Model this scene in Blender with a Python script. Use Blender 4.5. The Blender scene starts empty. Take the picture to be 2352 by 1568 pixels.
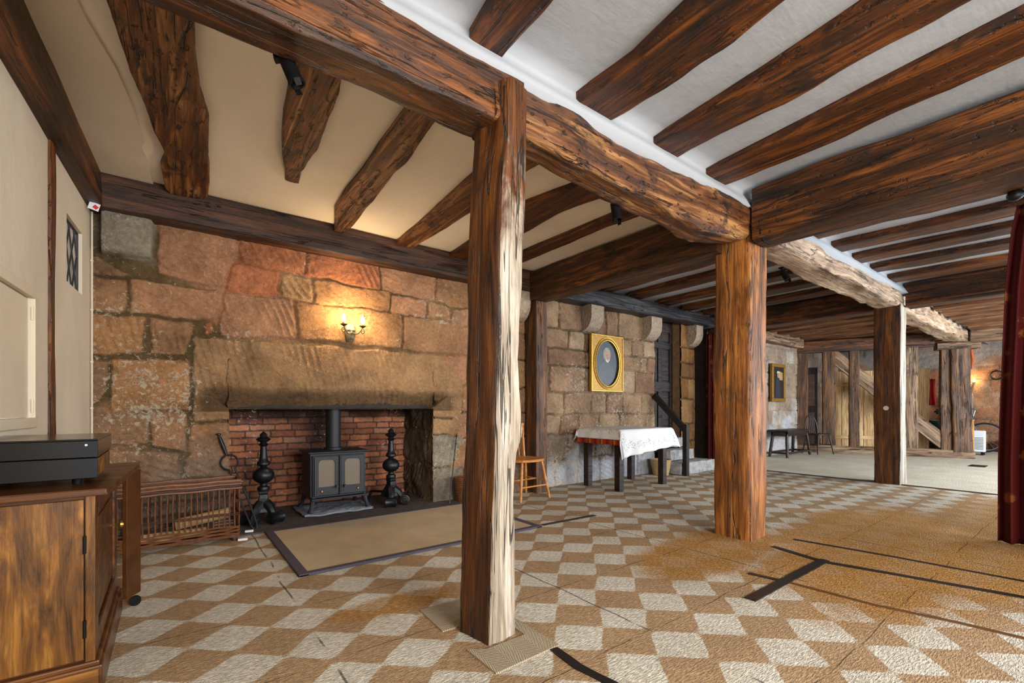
import bpy, math, random
import numpy as np
from mathutils import Vector, Matrix
PI = math.pi
SC = bpy.context.scene
COL = SC.collection

# ------------------------------------------------------------------ camera, world, lights, exposure
cam = bpy.data.cameras.new('camera')
cam_o = bpy.data.objects.new('camera', cam)
COL.objects.link(cam_o)
cam_o.location = (0, 0, 1.0)
cam_o.rotation_euler = (PI / 2, 0, math.radians(-37))
cam.sensor_width = 36
cam.lens = 1045 / 2352 * 36
cam.shift_y = (937 - 784) / 2352
cam.clip_start = 0.02
SC.camera = cam_o
SC.view_settings.view_transform = 'Standard'
SC.view_settings.look = 'None'
SC.view_settings.gamma = 1
SC.view_settings.use_curve_mapping = False
SC.view_settings.exposure = 0.55
world = bpy.data.worlds.new('world')
SC.world = world
world.use_nodes = True
wb = world.node_tree.nodes['Background']
wb.inputs[0].default_value = (0.80, 0.92, 1.10, 1)
wb.inputs[1].default_value = 1.5


def area(name, loc, target, sx, sy, power, col):
    l = bpy.data.lights.new(name, 'AREA')
    l.shape = 'RECTANGLE'
    l.size, l.size_y, l.energy, l.color = sx, sy, power, col
    o = bpy.data.objects.new(name, l)
    COL.objects.link(o)
    o.location = loc
    o.rotation_euler = (Vector(target) - Vector(loc)).to_track_quat('-Z', 'Y').to_euler()
    return o


def point(name, loc, power, col, r=0.02):
    l = bpy.data.lights.new(name, 'POINT')
    l.energy, l.color, l.shadow_soft_size = power, col, r
    o = bpy.data.objects.new(name, l)
    COL.objects.link(o)
    o.location = loc
    return o


DAY = (0.86, 0.94, 1.0)
WARM = (1.0, 0.62, 0.26)
area('window_daylight_near', (1.3, -2.4, 1.6), (1.3, 0.6, 0.0), 1.8, 1.3, 85, DAY)
area('fill_rear', (1.6, -2.9, 1.5), (0.3, 3.5, 1.7), 2.0, 1.4, 150, (1.0, 0.88, 0.74))  # added warm fill behind the camera to brighten the fireplace bay
area('window_daylight_mid', (5.6, -2.4, 1.5), (5.2, 1.5, 0.2), 1.6, 1.3, 75, DAY)
area('window_daylight_far', (9.8, -2.4, 1.6), (10.2, 1.9, 0.4), 3.4, 1.5, 380, (0.84, 0.93, 1.0))

# ------------------------------------------------------------------ helpers


def S(r, g, b):
    f = lambda c: (c / 255 / 12.92) if c / 255 <= 0.04045 else ((c / 255 + 0.055) / 1.055) ** 2.4
    return (f(r), f(g), f(b), 1.0)


def _hash(ix, iy, iz, seed):
    n = (ix.astype(np.int64) * 374761393 + iy.astype(np.int64) * 668265263 + iz.astype(np.int64) * 2147483647 + seed * 1274126177) & 0x7fffffff
    n = ((n ^ (n >> 13)) * 1274126177) & 0x7fffffff
    n = ((n ^ (n >> 11)) * 461845907) & 0x7fffffff
    return ((n ^ (n >> 16)) & 0xffff) / 65535.0


def vn(x, y, z=None, seed=0):
    x = np.asarray(x, float)
    y = np.asarray(y, float)
    z = np.zeros_like(x) if z is None else np.asarray(z, float)
    ix, iy, iz = np.floor(x), np.floor(y), np.floor(z)
    fx, fy, fz = x - ix, y - iy, z - iz
    fx, fy, fz = [t * t * (3 - 2 * t) for t in (fx, fy, fz)]
    r = 0
    for dx in (0, 1):
        for dy in (0, 1):
            for dz in (0, 1):
                w = (fx if dx else 1 - fx) * (fy if dy else 1 - fy) * (fz if dz else 1 - fz)
                r = r + w * _hash(ix + dx, iy + dy, iz + dz, seed)
    return r * 2 - 1


def fbm(x, y, z=None, seed=0, octv=4):
    r, a, f = 0, 1.0, 1.0
    for o in range(octv):
        r = r + a * vn(np.asarray(x) * f, np.asarray(y) * f, None if z is None else np.asarray(z) * f, seed + o * 17)
        a *= 0.5
        f *= 2.03
    return r


def sstep(a, b, x):
    t = np.clip((x - a) / (b - a), 0, 1)
    return t * t * (3 - 2 * t)


def link_mesh(name, verts, faces, mats, parent=None, loc=(0, 0, 0), rot=None, mi=None, smooth=True, angle=40, bevel=0):
    me = bpy.data.meshes.new(name)
    me.from_pydata([tuple(v) for v in verts], [], [tuple(f) for f in faces])
    if not isinstance(mats, (list, tuple)):
        mats = [mats]
    for m in mats:
        me.materials.append(m)
    if mi is not None:
        me.polygons.foreach_set('material_index', np.asarray(mi, dtype=np.int32))
    if smooth:
        me.shade_smooth()
        if angle:
            me.set_sharp_from_angle(angle=math.radians(angle))
    me.update()
    o = bpy.data.objects.new(name, me)
    COL.objects.link(o)
    o.location = loc
    if rot is not None:
        o.rotation_euler = rot
    if parent is not None:
        o.parent = parent
    if bevel:
        b = o.modifiers.new('bevel', 'BEVEL')
        b.width, b.segments, b.limit_method = bevel, 2, 'ANGLE'
    return o


def tag(o, label, cat, group=None, kind=None):
    o['label'] = label
    o['category'] = cat
    if group:
        o['group'] = group
    if kind:
        o['kind'] = kind
    return o


def struct(o):
    o['kind'] = 'structure'
    return o


def thing(name, label, cat, loc=(0, 0, 0), rz=0, group=None):
    o = bpy.data.objects.new(name, None)
    COL.objects.link(o)
    o.empty_display_size = 0.1
    o.location = loc
    o.rotation_euler = (0, 0, rz)
    return tag(o, label, cat, group)


class MB:
    def __init__(s):
        s.v, s.f, s.mi, s.cur = [], [], [], 0

    def add(s, vs, fs):
        b = len(s.v)
        s.v += [Vector(v) for v in vs]
        for f in fs:
            s.f.append(tuple(i + b for i in f))
            s.mi.append(s.cur)
        return s

    def box(s, c, d, rz=0, m=None):
        x, y, z = d[0] / 2, d[1] / 2, d[2] / 2
        vs = [Vector((sx * x, sy * y, sz * z)) for sx in (-1, 1) for sy in (-1, 1) for sz in (-1, 1)]
        R = m or Matrix.Rotation(rz, 3, 'Z')
        vs = [R @ v + Vector(c) for v in vs]
        return s.add(vs, [(0, 1, 3, 2), (4, 6, 7, 5), (0, 4, 5, 1), (2, 3, 7, 6), (0, 2, 6, 4), (1, 5, 7, 3)])

    def box2(s, lo, hi):
        return s.box([(a + b) / 2 for a, b in zip(lo, hi)], [abs(b - a) for a, b in zip(lo, hi)])

    def tube(s, path, r, n=10, cap=True):
        P = [Vector(p) for p in path]
        R = r if isinstance(r, (list, tuple)) else [r] * len(P)
        T = []
        for i in range(len(P)):
            a, b = P[max(i - 1, 0)], P[min(i + 1, len(P) - 1)]
            T.append((b - a).normalized())
        u = T[0].orthogonal().normalized()
        vs, fs = [], []
        for i, p in enumerate(P):
            u = (u - T[i] * u.dot(T[i])).normalized()
            w = T[i].cross(u)
            for k in range(n):
                a = 2 * PI * k / n
                vs.append(p + (u * math.cos(a) + w * math.sin(a)) * R[i])
        for i in range(len(P) - 1):
            for k in range(n):
                k2 = (k + 1) % n
                fs.append((i * n + k, i * n + k2, (i + 1) * n + k2, (i + 1) * n + k))
        if cap:
            fs.append(tuple(range(n - 1, -1, -1)))
            fs.append(tuple((len(P) - 1) * n + k for k in range(n)))
        return s.add(vs, fs)

    def lathe(s, prof, c=(0, 0, 0), n=20, m=None, ang0=0):
        vs, fs = [], []
        for r, z in prof:
            for k in range(n):
                a = 2 * PI * k / n + ang0
                v = Vector((r * math.cos(a), r * math.sin(a), z))
                if m is not None:
                    v = m @ v
                vs.append(v + Vector(c))
        q = len(prof)
        for i in range(q - 1):
            for k in range(n):
                k2 = (k + 1) % n
                fs.append((i * n + k, i * n + k2, (i + 1) * n + k2, (i + 1) * n + k))
        fs.append(tuple(range(n - 1, -1, -1)))
        fs.append(tuple((q - 1) * n + k for k in range(n)))
        return s.add(vs, fs)

    def prism(s, poly, a, b):
        """poly: 3-D points of one cap; a, b: offset vectors of both caps"""
        n = len(poly)
        vs = [Vector(p) + Vector(a) for p in poly] + [Vector(p) + Vector(b) for p in poly]
        fs = [tuple(range(n)), tuple(range(2 * n - 1, n - 1, -1))]
        fs += [(i, (i + 1) % n, n + (i + 1) % n, n + i) for i in range(n)]
        return s.add(vs, fs)

    def torus(s, c, R, r, n=28, k=8, m=None):
        p = []
        for i in range(n + 1):
            a = 2 * PI * i / n
            v = Vector((R * math.cos(a), R * math.sin(a), 0))
            if m is not None:
                v = m @ v
            p.append(v + Vector(c))
        return s.tube(p, r, k, cap=False)

    def build(s, name, mats, parent=None, loc=(0, 0, 0), rot=None, smooth=True, angle=40, bevel=0):
        return link_mesh(name, s.v, s.f, mats, parent, loc, rot, s.mi if any(s.mi) else None, smooth, angle, bevel)


# ------------------------------------------------------------------ materials
class NT:
    def __init__(s, name):
        s.m = bpy.data.materials.new(name)
        s.m.use_nodes = True
        s.t = s.m.node_tree
        s.b = s.t.nodes['Principled BSDF']

    def n(s, typ, props=None, **ins):
        nd = s.t.nodes.new('ShaderNode' + typ)
        for k, v in (props or {}).items():
            setattr(nd, k, v)
        for k, v in ins.items():
            key = int(k[1:]) if k[0] == '_' else k.replace('_', ' ')
            s.set(nd.inputs[key], v)
        return nd

    def set(s, sock, v):
        if isinstance(v, bpy.types.NodeSocket):
            s.t.links.new(v, sock)
        else:
            sock.default_value = v

    def math(s, op, a, b=0.0, c=None, clamp=False):
        nd = s.n('Math', {'operation': op, 'use_clamp': clamp}, _0=a, _1=b)
        if c is not None:
            s.set(nd.inputs[2], c)
        return nd.outputs[0]

    def ramp(s, fac, stops):
        nd = s.t.nodes.new('ShaderNodeValToRGB')
        e = nd.color_ramp.elements
        while len(e) < len(stops):
            e.new(0.5)
        for i, (p, c) in enumerate(stops):
            e[i].position = p
            e[i].color = c if len(c) == 4 else (*c, 1)
        s.set(nd.inputs[0], fac)
        return nd.outputs[0]

    def smooth(s, x, a, b):
        nd = s.n('MapRange', {'interpolation_type': 'SMOOTHSTEP'}, Value=x, From_Min=a, From_Max=b)
        return nd.outputs[0]

    def mix(s, fac, a, b, mode='MIX'):
        nd = s.t.nodes.new('ShaderNodeMix')
        nd.data_type, nd.blend_type = 'RGBA', mode
        s.set(nd.inputs[0], fac)
        s.set(nd.inputs[6], a)
        s.set(nd.inputs[7], b)
        return nd.outputs[2]

    def coords(s, kind='Object', rand=True):
        o = s.n('TexCoord').outputs[kind]
        if rand:
            r = s.n('ObjectInfo').outputs['Random']
            v = s.n('VectorMath', {'operation': 'SCALE'}, _0=(7.3, 13.1, 5.7), Scale=r).outputs[0]
            o = s.n('VectorMath', {'operation': 'ADD'}, _0=o, _1=v).outputs[0]
        return o

    def noise(s, co, scale, detail=4, rough=0.55, dist=0.0, sc3=None):
        if sc3:
            co = s.n('Mapping', None, Vector=co, Scale=sc3).outputs[0]
        return s.n('TexNoise', None, Vector=co, Scale=scale, Detail=detail, Roughness=rough, Distortion=dist).outputs[0]

    def bump(s, h, dist=0.01, strength=1.0):
        s.set(s.b.inputs['Normal'], s.n('Bump', None, Height=h, Distance=dist, Strength=strength).outputs[0])

    def done(s, col=None, rough=0.6, metal=0.0, spec=None):
        if col is not None:
            s.set(s.b.inputs['Base Color'], col)
        s.set(s.b.inputs['Roughness'], rough)
        s.set(s.b.inputs['Metallic'], metal)
        if spec is not None:
            s.set(s.b.inputs['Specular IOR Level'], spec)
        return s.m


def plain(name, c, rough=0.6, metal=0.0, var=0.12, scale=20, bump=0.0, spec=None):
    t = NT(name)
    co = t.coords()
    n = t.noise(co, scale, 4)
    f = t.ramp(n, [(0.3, (1 - var,) * 3), (0.7, (1 + var,) * 3)])
    col = t.mix(1.0, c, f, 'MULTIPLY')
    if bump:
        t.bump(n, bump)
    return t.done(col, rough, metal, spec)


def wood(name, dark, mid, light, rough=0.55, blotch=0.5, crack=0.7, gs=1.0, bump=0.012, weather_daylit=None, spec=0.4, fine=0.55, pits=0.0, sc1=(1.3, 15, 15), dist=0.9):
    t = NT(name)
    co = t.coords()
    n1 = t.noise(co, 1.0 * gs, 6, 0.62, dist, sc1)
    n2 = t.noise(co, 1.0 * gs, 5, 0.7, 0.3, (3.0, 75, 75))
    n3 = t.noise(co, 1.0, 7, 0.72, 0.4, (3.2, 6.5, 6.5))
    n4 = t.noise(co, 1.0 * gs, 3, 0.5, 0.5, (0.55, 13, 13))
    col = t.ramp(n1, [(0.30, dark), (0.50, mid), (0.70, light)])
    g = t.ramp(n2, [(0.32, (1 - fine,) * 3), (0.55, (1, 1, 1)), (0.75, (1.15, 1.12, 1.08))])
    col = t.mix(1.0, col, g, 'MULTIPLY')
    pale = None
    if weather_daylit:
        w = t.n('Attribute', {'attribute_name': 'weather_daylit'}).outputs['Fac']
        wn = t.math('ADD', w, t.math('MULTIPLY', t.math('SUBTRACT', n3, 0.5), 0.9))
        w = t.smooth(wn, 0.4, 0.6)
        pc = t.ramp(n1, [(0.3, weather_daylit[0]), (0.5, weather_daylit[1]), (0.7, weather_daylit[2])])
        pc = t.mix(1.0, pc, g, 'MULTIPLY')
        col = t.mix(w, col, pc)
    bl = t.math('MULTIPLY', t.smooth(n3, 0.53, 0.66), blotch)
    if weather_daylit:
        bl = t.math('MULTIPLY', bl, t.math('SUBTRACT', 1.0, t.math('MULTIPLY', w, 0.93)))
    col = t.mix(bl, col, (0.012, 0.008, 0.006, 1))
    d4 = t.math('ABSOLUTE', t.math('SUBTRACT', n4, 0.5))
    ck = t.math('SUBTRACT', 1.0, t.smooth(d4, 0.004, 0.016))
    brk = t.smooth(n3, 0.42, 0.52)
    ck = t.math('MULTIPLY', ck, brk)
    col = t.mix(t.math('MULTIPLY', ck, crack), col, (0.012, 0.008, 0.006, 1))
    pit = None
    if pits:
        n5 = t.noise(co, 1.0, 3, 0.6, 0.3, (15, 30, 30))
        pit = t.math('MULTIPLY', t.smooth(n5, 0.60, 0.68), pits)
        col = t.mix(t.math('MULTIPLY', pit, 0.85), col, (0.012, 0.008, 0.005, 1))
    h = t.math('ADD', t.math('MULTIPLY', n2, 0.35), t.math('MULTIPLY', n1, 0.5))
    if pit is not None:
        h = t.math('SUBTRACT', h, t.math('MULTIPLY', pit, 0.5))
    h = t.math('ADD', h, t.math('MULTIPLY', n3, 0.5))
    h = t.math('SUBTRACT', h, t.math('MULTIPLY', ck, 0.9 if crack > 0.15 else 0.0))
    t.bump(h, bump)
    r = t.math('ADD', rough - 0.12, t.math('MULTIPLY', n3, 0.3))
    return t.done(col, r, 0, spec)


BEAM = wood('oak_beam', S(26, 14, 6), S(70, 38, 13), S(138, 79, 28), 0.48, 0.95, pits=.6)
JOIST = wood('oak_joist', S(28, 15, 6), S(84, 44, 13), S(142, 80, 26), 0.48, 0.85, pits=.6)
KNOTTY = wood('knotty_oak', S(34, 18, 8), S(108, 62, 25), S(186, 134, 80), 0.42, 0.95, bump=0.02, pits=1.0)
POST = wood('oak_post', S(60, 31, 9), S(136, 80, 29), S(194, 128, 58), 0.5, 0.45, 0.8)
POSTD = wood('dark_oak_post', S(34, 19, 9), S(84, 51, 22), S(134, 86, 40), 0.5, 0.5, 0.7)
POSTW = wood('weathered_daylit_post', S(36, 18, 5), S(90, 49, 14), S(142, 84, 28), 0.5, 0.55, 0.9,
             weather_daylit=(S(118, 102, 84), S(164, 150, 130), S(200, 192, 180)))  # pale tones: bleached wood with window light painted in
GREYW = wood('grey_oak', S(70, 50, 36), S(128, 98, 72), S(172, 142, 110), 0.6, 0.6, 0.8)
PALEB = wood('pale_beam', S(110, 84, 62), S(170, 140, 112), S(206, 182, 156), 0.6, 0.5, 0.7)
BLACKW = wood('blackened_beam', S(14, 13, 14), S(34, 32, 34), S(72, 68, 70), 0.45, 0.5, 0.8)
PLATE = wood('wall_plate_oak', S(26, 14, 9), S(62, 36, 22), S(98, 62, 40), 0.5, 0.5, 0.6)
FARJ = wood('far_joist', S(48, 28, 16), S(112, 68, 38), S(170, 122, 80), 0.6, 0.35, 0.4)
PINE = wood('pale_boards', S(180, 136, 86), S(216, 174, 118), S(232, 200, 152), 0.6, 0.1, 0.3, bump=0.004)
CAB = wood('cabinet_oak', S(34, 18, 6), S(106, 66, 22), S(164, 112, 46), 0.32, 0.45, 0.0, bump=0.003, fine=0.5, sc1=(1.6, 7, 7), dist=2.2)
CABD = wood('cabinet_dark_oak', S(38, 18, 8), S(80, 44, 18), S(112, 68, 30), 0.28, 0.2, 0.0, bump=0.002, fine=0.35)
DARKT = wood('dark_table_wood', S(18, 10, 8), S(40, 24, 18), S(66, 42, 32), 0.4, 0.2, 0.2, bump=0.003)
CHAIRW = wood('golden_chair_wood', S(150, 90, 36), S(186, 122, 58), S(206, 146, 80), 0.4, 0.05, 0.0, bump=0.001, fine=0.25)
DOORW = wood('door_wood', S(22, 15, 14), S(42, 30, 28), S(60, 44, 40), 0.45, 0.3, 0.2, bump=0.003)
BLACKP = wood('black_painted_wood', S(12, 10, 9), S(24, 20, 18), S(40, 34, 30), 0.45, 0.2, 0.1, bump=0.003)
IRON = plain('cast_iron', S(20, 21, 24), 0.42, 0.3, 0.2, 40, 0.002)
STOVEM = plain('stove_black', S(20, 23, 29), 0.55, 0.1, 0.12, 30, 0.001)
BLACKPL = plain('black_plastic', S(12, 12, 13), 0.6, 0, 0.1, 20, 0, 0.15)
BRASS = plain('brass', S(205, 165, 80), 0.3, 0.9)
GOLD = plain('gilt', S(190, 146, 58), 0.35, 0.55, 0.2, 60, 0.002)
GOLDD = plain('old_gilt', S(146, 106, 40), 0.42, 0.5, 0.25, 40, 0.003)
WHITEPL = plain('white_plastic', S(215, 218, 222), 0.4, 0, 0.03)
REDPL = plain('red_print', S(190, 30, 40), 0.5)
CREAM = plain('cream_enamel', S(200, 190, 164), 0.4, 0, 0.05)
LEAD = plain('lead_came', S(60, 60, 62), 0.5, 0.5)
TAPE = plain('black_tape', S(22, 20, 19), 0.38, 0, 0.25, 90, 0.002)
TAPEB = plain('brown_tape', S(92, 60, 30), 0.4, 0, 0.2, 90, 0.002)
TAPES = plain('silver_tape', S(150, 140, 140), 0.35, 0.3, 0.25, 60, 0.002)
BIND = plain('rug_binding', S(66, 60, 72), 0.8, 0, 0.1, 120, 0.002)
RUBBER = plain('tyre_rubber', S(20, 22, 24), 0.7)
STEEL = plain('bright_steel', S(170, 178, 184), 0.3, 0.8)
BLUEP = plain('blue_paint', S(38, 78, 110), 0.35)
GREENP = plain('dark_green_plastic', S(14, 40, 34), 0.5)
BLUEB = plain('blue_plastic', S(30, 50, 150), 0.5)
REDC = plain('red_cloth', S(170, 24, 28), 0.85)
BEECH = plain('beech', S(196, 142, 66), 0.45, 0, 0.1, 12)
ORCORD = plain('orange_cord', S(170, 80, 40), 0.8)
MASKM = plain('sconce_metal', S(88, 78, 60), 0.5, 0.3, 0.25, 50, 0.002)
ARMM = plain('sconce_arm_iron', S(62, 50, 38), 0.5, 0.4)
CANDLE = plain('candle_tube', S(200, 150, 110), 0.6)
BARK = wood('log_bark', S(40, 30, 24), S(80, 62, 48), S(120, 98, 76), 0.8, 0.3, 0.5)
LOGEND = wood('split_log', S(140, 108, 70), S(176, 142, 100), S(204, 174, 130), 0.8, 0.1, 0.4)


def emis(name, c, strength):
    t = NT(name)
    t.set(t.b.inputs['Emission Color'], c)
    t.set(t.b.inputs['Emission Strength'], strength)
    return t.done((1, 1, 1, 1), 0.4)


BULB = emis('lit_candle_bulb', (1.0, 0.80, 0.48, 1), 60)


def glass(name, c, rough=0.08, alpha=0.25):
    t = NT(name)
    t.set(t.b.inputs['Alpha'], alpha)
    return t.done(c, rough, 0, 0.6)


STOVEGL = glass('stove_glass', S(150, 136, 118), 0.08, 0.55)
WINGL = plain('leaded_glass', S(186, 182, 170), 0.3, 0, 0.3, 6)
LID = plain('smoked_lid', S(14, 12, 12), 0.16, 0, 0.05, 5, 0, 0.3)


def plaster(name, c):
    t = NT(name)
    co = t.coords('Object', False)
    n = t.noise(co, 2.2, 5, 0.6)
    n2 = t.noise(co, 1.0, 4, 0.6, 0.3, (10, 60, 14))
    col = t.mix(1.0, c, t.ramp(n, [(0.25, (0.90, 0.90, 0.89)), (0.75, (1.04, 1.04, 1.04))]), 'MULTIPLY')
    t.bump(t.math('ADD', t.math('MULTIPLY', n, 1.0), t.math('MULTIPLY', n2, 0.07)), 0.012)
    return t.done(col, 0.8, 0, 0.2)


PLASTER = plaster('dim_plaster', S(164, 167, 172))  # dimmer, greyer copy of the ceiling plaster, its lower light put into the colour
PLASTER_LIT = plaster('lit_plaster', S(224, 213, 196))  # fireplace-bay ceiling: warm sconce light put into the plaster colour
PLASTERW = plaster('wall_plaster', S(206, 194, 174))


def stone(name, bumpd=0.012):
    t = NT(name)
    co = t.coords('Object', False)
    a = t.n('Attribute', {'attribute_name': 'col'})
    li = t.n('Attribute', {'attribute_name': 'lime'}).outputs['Fac']
    n = t.noise(co, 5.0, 8, 0.68, 0.2)
    n2 = t.noise(co, 38, 6, 0.7)
    n3 = t.noise(co, 30, 8, 0.72, 0.8)
    f = t.ramp(n, [(0.28, (0.62, 0.58, 0.54)), (0.5, (0.98, 0.97, 0.96)), (0.72, (1.3, 1.26, 1.2))])
    col = t.mix(1.0, a.outputs['Color'], f, 'MULTIPLY')
    f2 = t.ramp(n2, [(0.3, (0.72, 0.72, 0.72)), (0.65, (1.12, 1.12, 1.12))])
    col = t.mix(1.0, col, f2, 'MULTIPLY')
    lm = t.smooth(t.math('ADD', n3, t.math('MULTIPLY', t.math('SUBTRACT', li, 0.5), 0.22)), 0.615, 0.69)
    col = t.mix(t.math('MULTIPLY', lm, 0.8), col, S(206, 192, 168))
    n4 = t.noise(co, 90, 4, 0.7)
    t.bump(t.math('ADD', t.math('ADD', t.math('MULTIPLY', n2, 0.8), n3), t.math('MULTIPLY', n4, 0.3)), bumpd)
    return t.done(col, 0.85, 0, 0.15)


STONE = stone('rough_stone', 0.026)
BRICK = stone('old_brick', 0.004)


def carpet():
    t = NT('checked_matting')
    co = t.coords('Object', False)
    sep = t.n('SeparateXYZ', None, Vector=co)
    X, Y = sep.outputs[0], sep.outputs[1]
    wob = t.n('Mapping', None, Vector=co, Scale=(1.3, 1.3, 1)).outputs[0]
    wn = t.math('MULTIPLY', t.math('SUBTRACT', t.noise(wob, 1.5, 2), 0.5), 0.06)
    a = t.math('DIVIDE', t.math('SUBTRACT', t.math('ADD', X, wn), 0.065), 0.303)
    b = t.math('DIVIDE', t.math('SUBTRACT', t.math('SUBTRACT', Y, wn), 2.323), 0.303)
    tp = 2 * PI
    ca = t.math('COSINE', t.math('MULTIPLY', a, tp))
    cb = t.math('COSINE', t.math('MULTIPLY', b, tp))
    f = t.math('SUBTRACT', t.math('MULTIPLY', cb, 1.03), t.math('MULTIPLY', ca, 0.97))
    fn = t.noise(co, 140, 3, 0.6)
    f = t.math('ADD', f, t.math('MULTIPLY', t.math('SUBTRACT', fn, 0.5), 0.5))
    f = t.math('SUBTRACT', f, 0.04)
    m = t.smooth(f, -0.06, 0.06)
    # worn walkway and painted shade patch: ellipses in floor metres, edges broken by noise
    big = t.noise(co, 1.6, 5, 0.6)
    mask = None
    for cx, cy, rx, ry, k in ((4.35, 0.92, 1.85, 0.88, 1.0), (3.1, 1.72, 0.85, 0.36, 0.95), (6.0, 0.3, 1.8, 0.9, 0.9), (0.93, 2.22, 0.34, 0.13, 0.8), (1.6, 0.35, 0.6, 0.25, 0.35)):  # narrow ellipse behind the nearest post: orange shade put into the colour
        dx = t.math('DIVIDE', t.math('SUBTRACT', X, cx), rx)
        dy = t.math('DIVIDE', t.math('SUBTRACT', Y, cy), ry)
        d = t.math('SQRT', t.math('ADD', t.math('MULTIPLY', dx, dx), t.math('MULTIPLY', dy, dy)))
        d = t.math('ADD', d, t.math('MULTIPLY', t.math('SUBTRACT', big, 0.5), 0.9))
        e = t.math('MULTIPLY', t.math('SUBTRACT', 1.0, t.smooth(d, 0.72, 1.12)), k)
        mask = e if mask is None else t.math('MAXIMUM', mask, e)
    wv = t.noise(co, 1.0, 3, 0.65, 0.2, (60, 190, 60))
    wv2 = t.noise(co, 1.0, 3, 0.65, 0.2, (190, 60, 60))
    rot = t.n('Mapping', None, Vector=co, Rotation=(0, 0, 0.78), Scale=(34, 150, 40)).outputs[0]
    wv3 = t.smooth(t.n('TexNoise', None, Vector=rot, Scale=1.0, Detail=3, Roughness=0.7).outputs[0], 0.33, 0.62)
    white = t.mix(t.math('ADD', t.math('MULTIPLY', wv, 0.4), t.math('MULTIPLY', wv3, 0.6)), S(150, 136, 114), S(240, 232, 216))
    tan = t.mix(t.math('ADD', t.math('MULTIPLY', wv2, 0.5), t.math('MULTIPLY', wv3, 0.5)), S(124, 95, 64), S(200, 167, 129))
    col = t.mix(m, tan, white)
    worn = t.mix(wv3, S(134, 92, 44), S(192, 142, 78))  # worn tone, also used for the painted shade patch
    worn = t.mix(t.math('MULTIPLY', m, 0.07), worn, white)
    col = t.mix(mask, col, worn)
    soil = t.noise(co, 2.3, 6, 0.65)
    col = t.mix(1.0, col, t.ramp(soil, [(0.3, (0.84, 0.82, 0.78)), (0.6, (1.03, 1.03, 1.03))]), 'MULTIPLY')
    # dark seams of the matting squares
    sn = t.noise(co, 3.2, 3)
    for src, per, off in ((a, 4.0, 0.5), (b, 2.0, 0.5)):
        fr = t.math('ABSOLUTE', t.math('SUBTRACT', t.math('FRACT', t.math('DIVIDE', t.math('ADD', src, off), per)), 0.5))
        ln = t.math('SUBTRACT', 1.0, t.smooth(fr, 0.002, 0.006))
        ln = t.math('MULTIPLY', ln, t.smooth(sn, 0.42, 0.52))
        col = t.mix(t.math('MULTIPLY', ln, 0.75), col, S(40, 26, 14))
    t.bump(t.math('ADD', t.math('ADD', wv, wv2), wv3), 0.005)
    return t.done(col, 0.85, 0, 0.15)


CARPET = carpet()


def matting(name, c0, c1, sc=(50, 220, 50), bump=0.004):
    t = NT(name)
    co = t.coords('Object', False)
    wv = t.noise(co, 1.0, 3, 0.6, 0.1, sc)
    so = t.noise(co, 2.5, 5, 0.6)
    col = t.mix(wv, c0, c1)
    col = t.mix(1.0, col, t.ramp(so, [(0.3, (0.85, 0.83, 0.8)), (0.65, (1.05, 1.05, 1.05))]), 'MULTIPLY')
    t.bump(wv, bump)
    return t.done(col, 0.85, 0, 0.15)


PALEMAT = matting('pale_matting', S(164, 154, 134), S(214, 206, 188), (12, 120, 30))
RUGM = matting('sisal_rug', S(150, 132, 106), S(204, 186, 156), (160, 160, 160), 0.003)
HEARTHM = matting('hearth_stone', S(62, 56, 54), S(96, 88, 84), (9, 9, 9), 0.01)
SLABM = matting('slate_slab', S(84, 90, 98), S(150, 156, 164), (14, 14, 30), 0.02)


def herring():
    t = NT('herringbone_matting')
    co = t.coords('Object', False)
    sep = t.n('SeparateXYZ', None, Vector=co)
    tri = t.math('PINGPONG', sep.outputs[0], 0.075)
    s = t.math('ADD', sep.outputs[1], tri)
    w = t.math('SINE', t.math('MULTIPLY', s, 2 * PI / 0.009))
    w = t.math('ADD', t.math('MULTIPLY', w, 0.5), 0.5)
    col = t.mix(w, S(128, 110, 84), S(204, 188, 162))
    t.bump(w, 0.004)
    return t.done(col, 0.85, 0, 0.1)


HERR = herring()


def fabric_red():
    t = NT('red_brocade')
    co = t.coords('Object', False)
    sep = t.n('SeparateXYZ', None, Vector=co)
    v = t.n('TexVoronoi', None, Vector=t.n('Mapping', None, Vector=co, Scale=(3.5, 8, 6.5)).outputs[0], Scale=1.0)
    n = t.noise(co, 60, 4, 0.7)
    d = t.math('ADD', v.outputs['Distance'], t.math('MULTIPLY', t.math('SUBTRACT', n, 0.5), 0.55))
    m = t.math('SUBTRACT', 1.0, t.smooth(d, 0.20, 0.28))
    w = t.noise(co, 1.0, 2, 0.5, 0, (40, 40, 300))
    col = t.mix(w, S(42, 5, 4), S(86, 12, 9))
    col = t.mix(t.math('MULTIPLY', m, 0.4), col, S(156, 92, 40))
    t.bump(w, 0.003)
    return t.done(col, 0.7, 0, 0.2)


CURT = fabric_red()


def linen():
    t = NT('embroidered_linen')
    uv = t.n('Attribute', {'attribute_name': 'drop'}).outputs['Vector']
    sep = t.n('SeparateXYZ', None, Vector=uv)
    v = t.n('TexVoronoi', None, Vector=uv, Scale=55.0)
    rings = t.math('SINE', t.math('MULTIPLY', sep.outputs[0], 38.0))
    band = t.math('ADD', sep.outputs[1], t.math('MULTIPLY', rings, 0.025))
    inb = t.math('MULTIPLY', t.smooth(band, 0.075, 0.09), t.math('SUBTRACT', 1.0, t.smooth(band, 0.165, 0.185)))
    hole = t.math('MULTIPLY', t.math('SUBTRACT', 1.0, t.smooth(v.outputs['Distance'], 0.32, 0.46)), inb)
    col = t.mix(t.math('MULTIPLY', hole, 0.6), S(226, 224, 222), S(110, 100, 96))
    n = t.noise(t.coords('Object', False), 1, 2, 0.5, 0, (300, 300, 300))
    t.bump(n, 0.001)
    return t.done(col, 0.85, 0, 0.15)


LINEN = linen()


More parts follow.
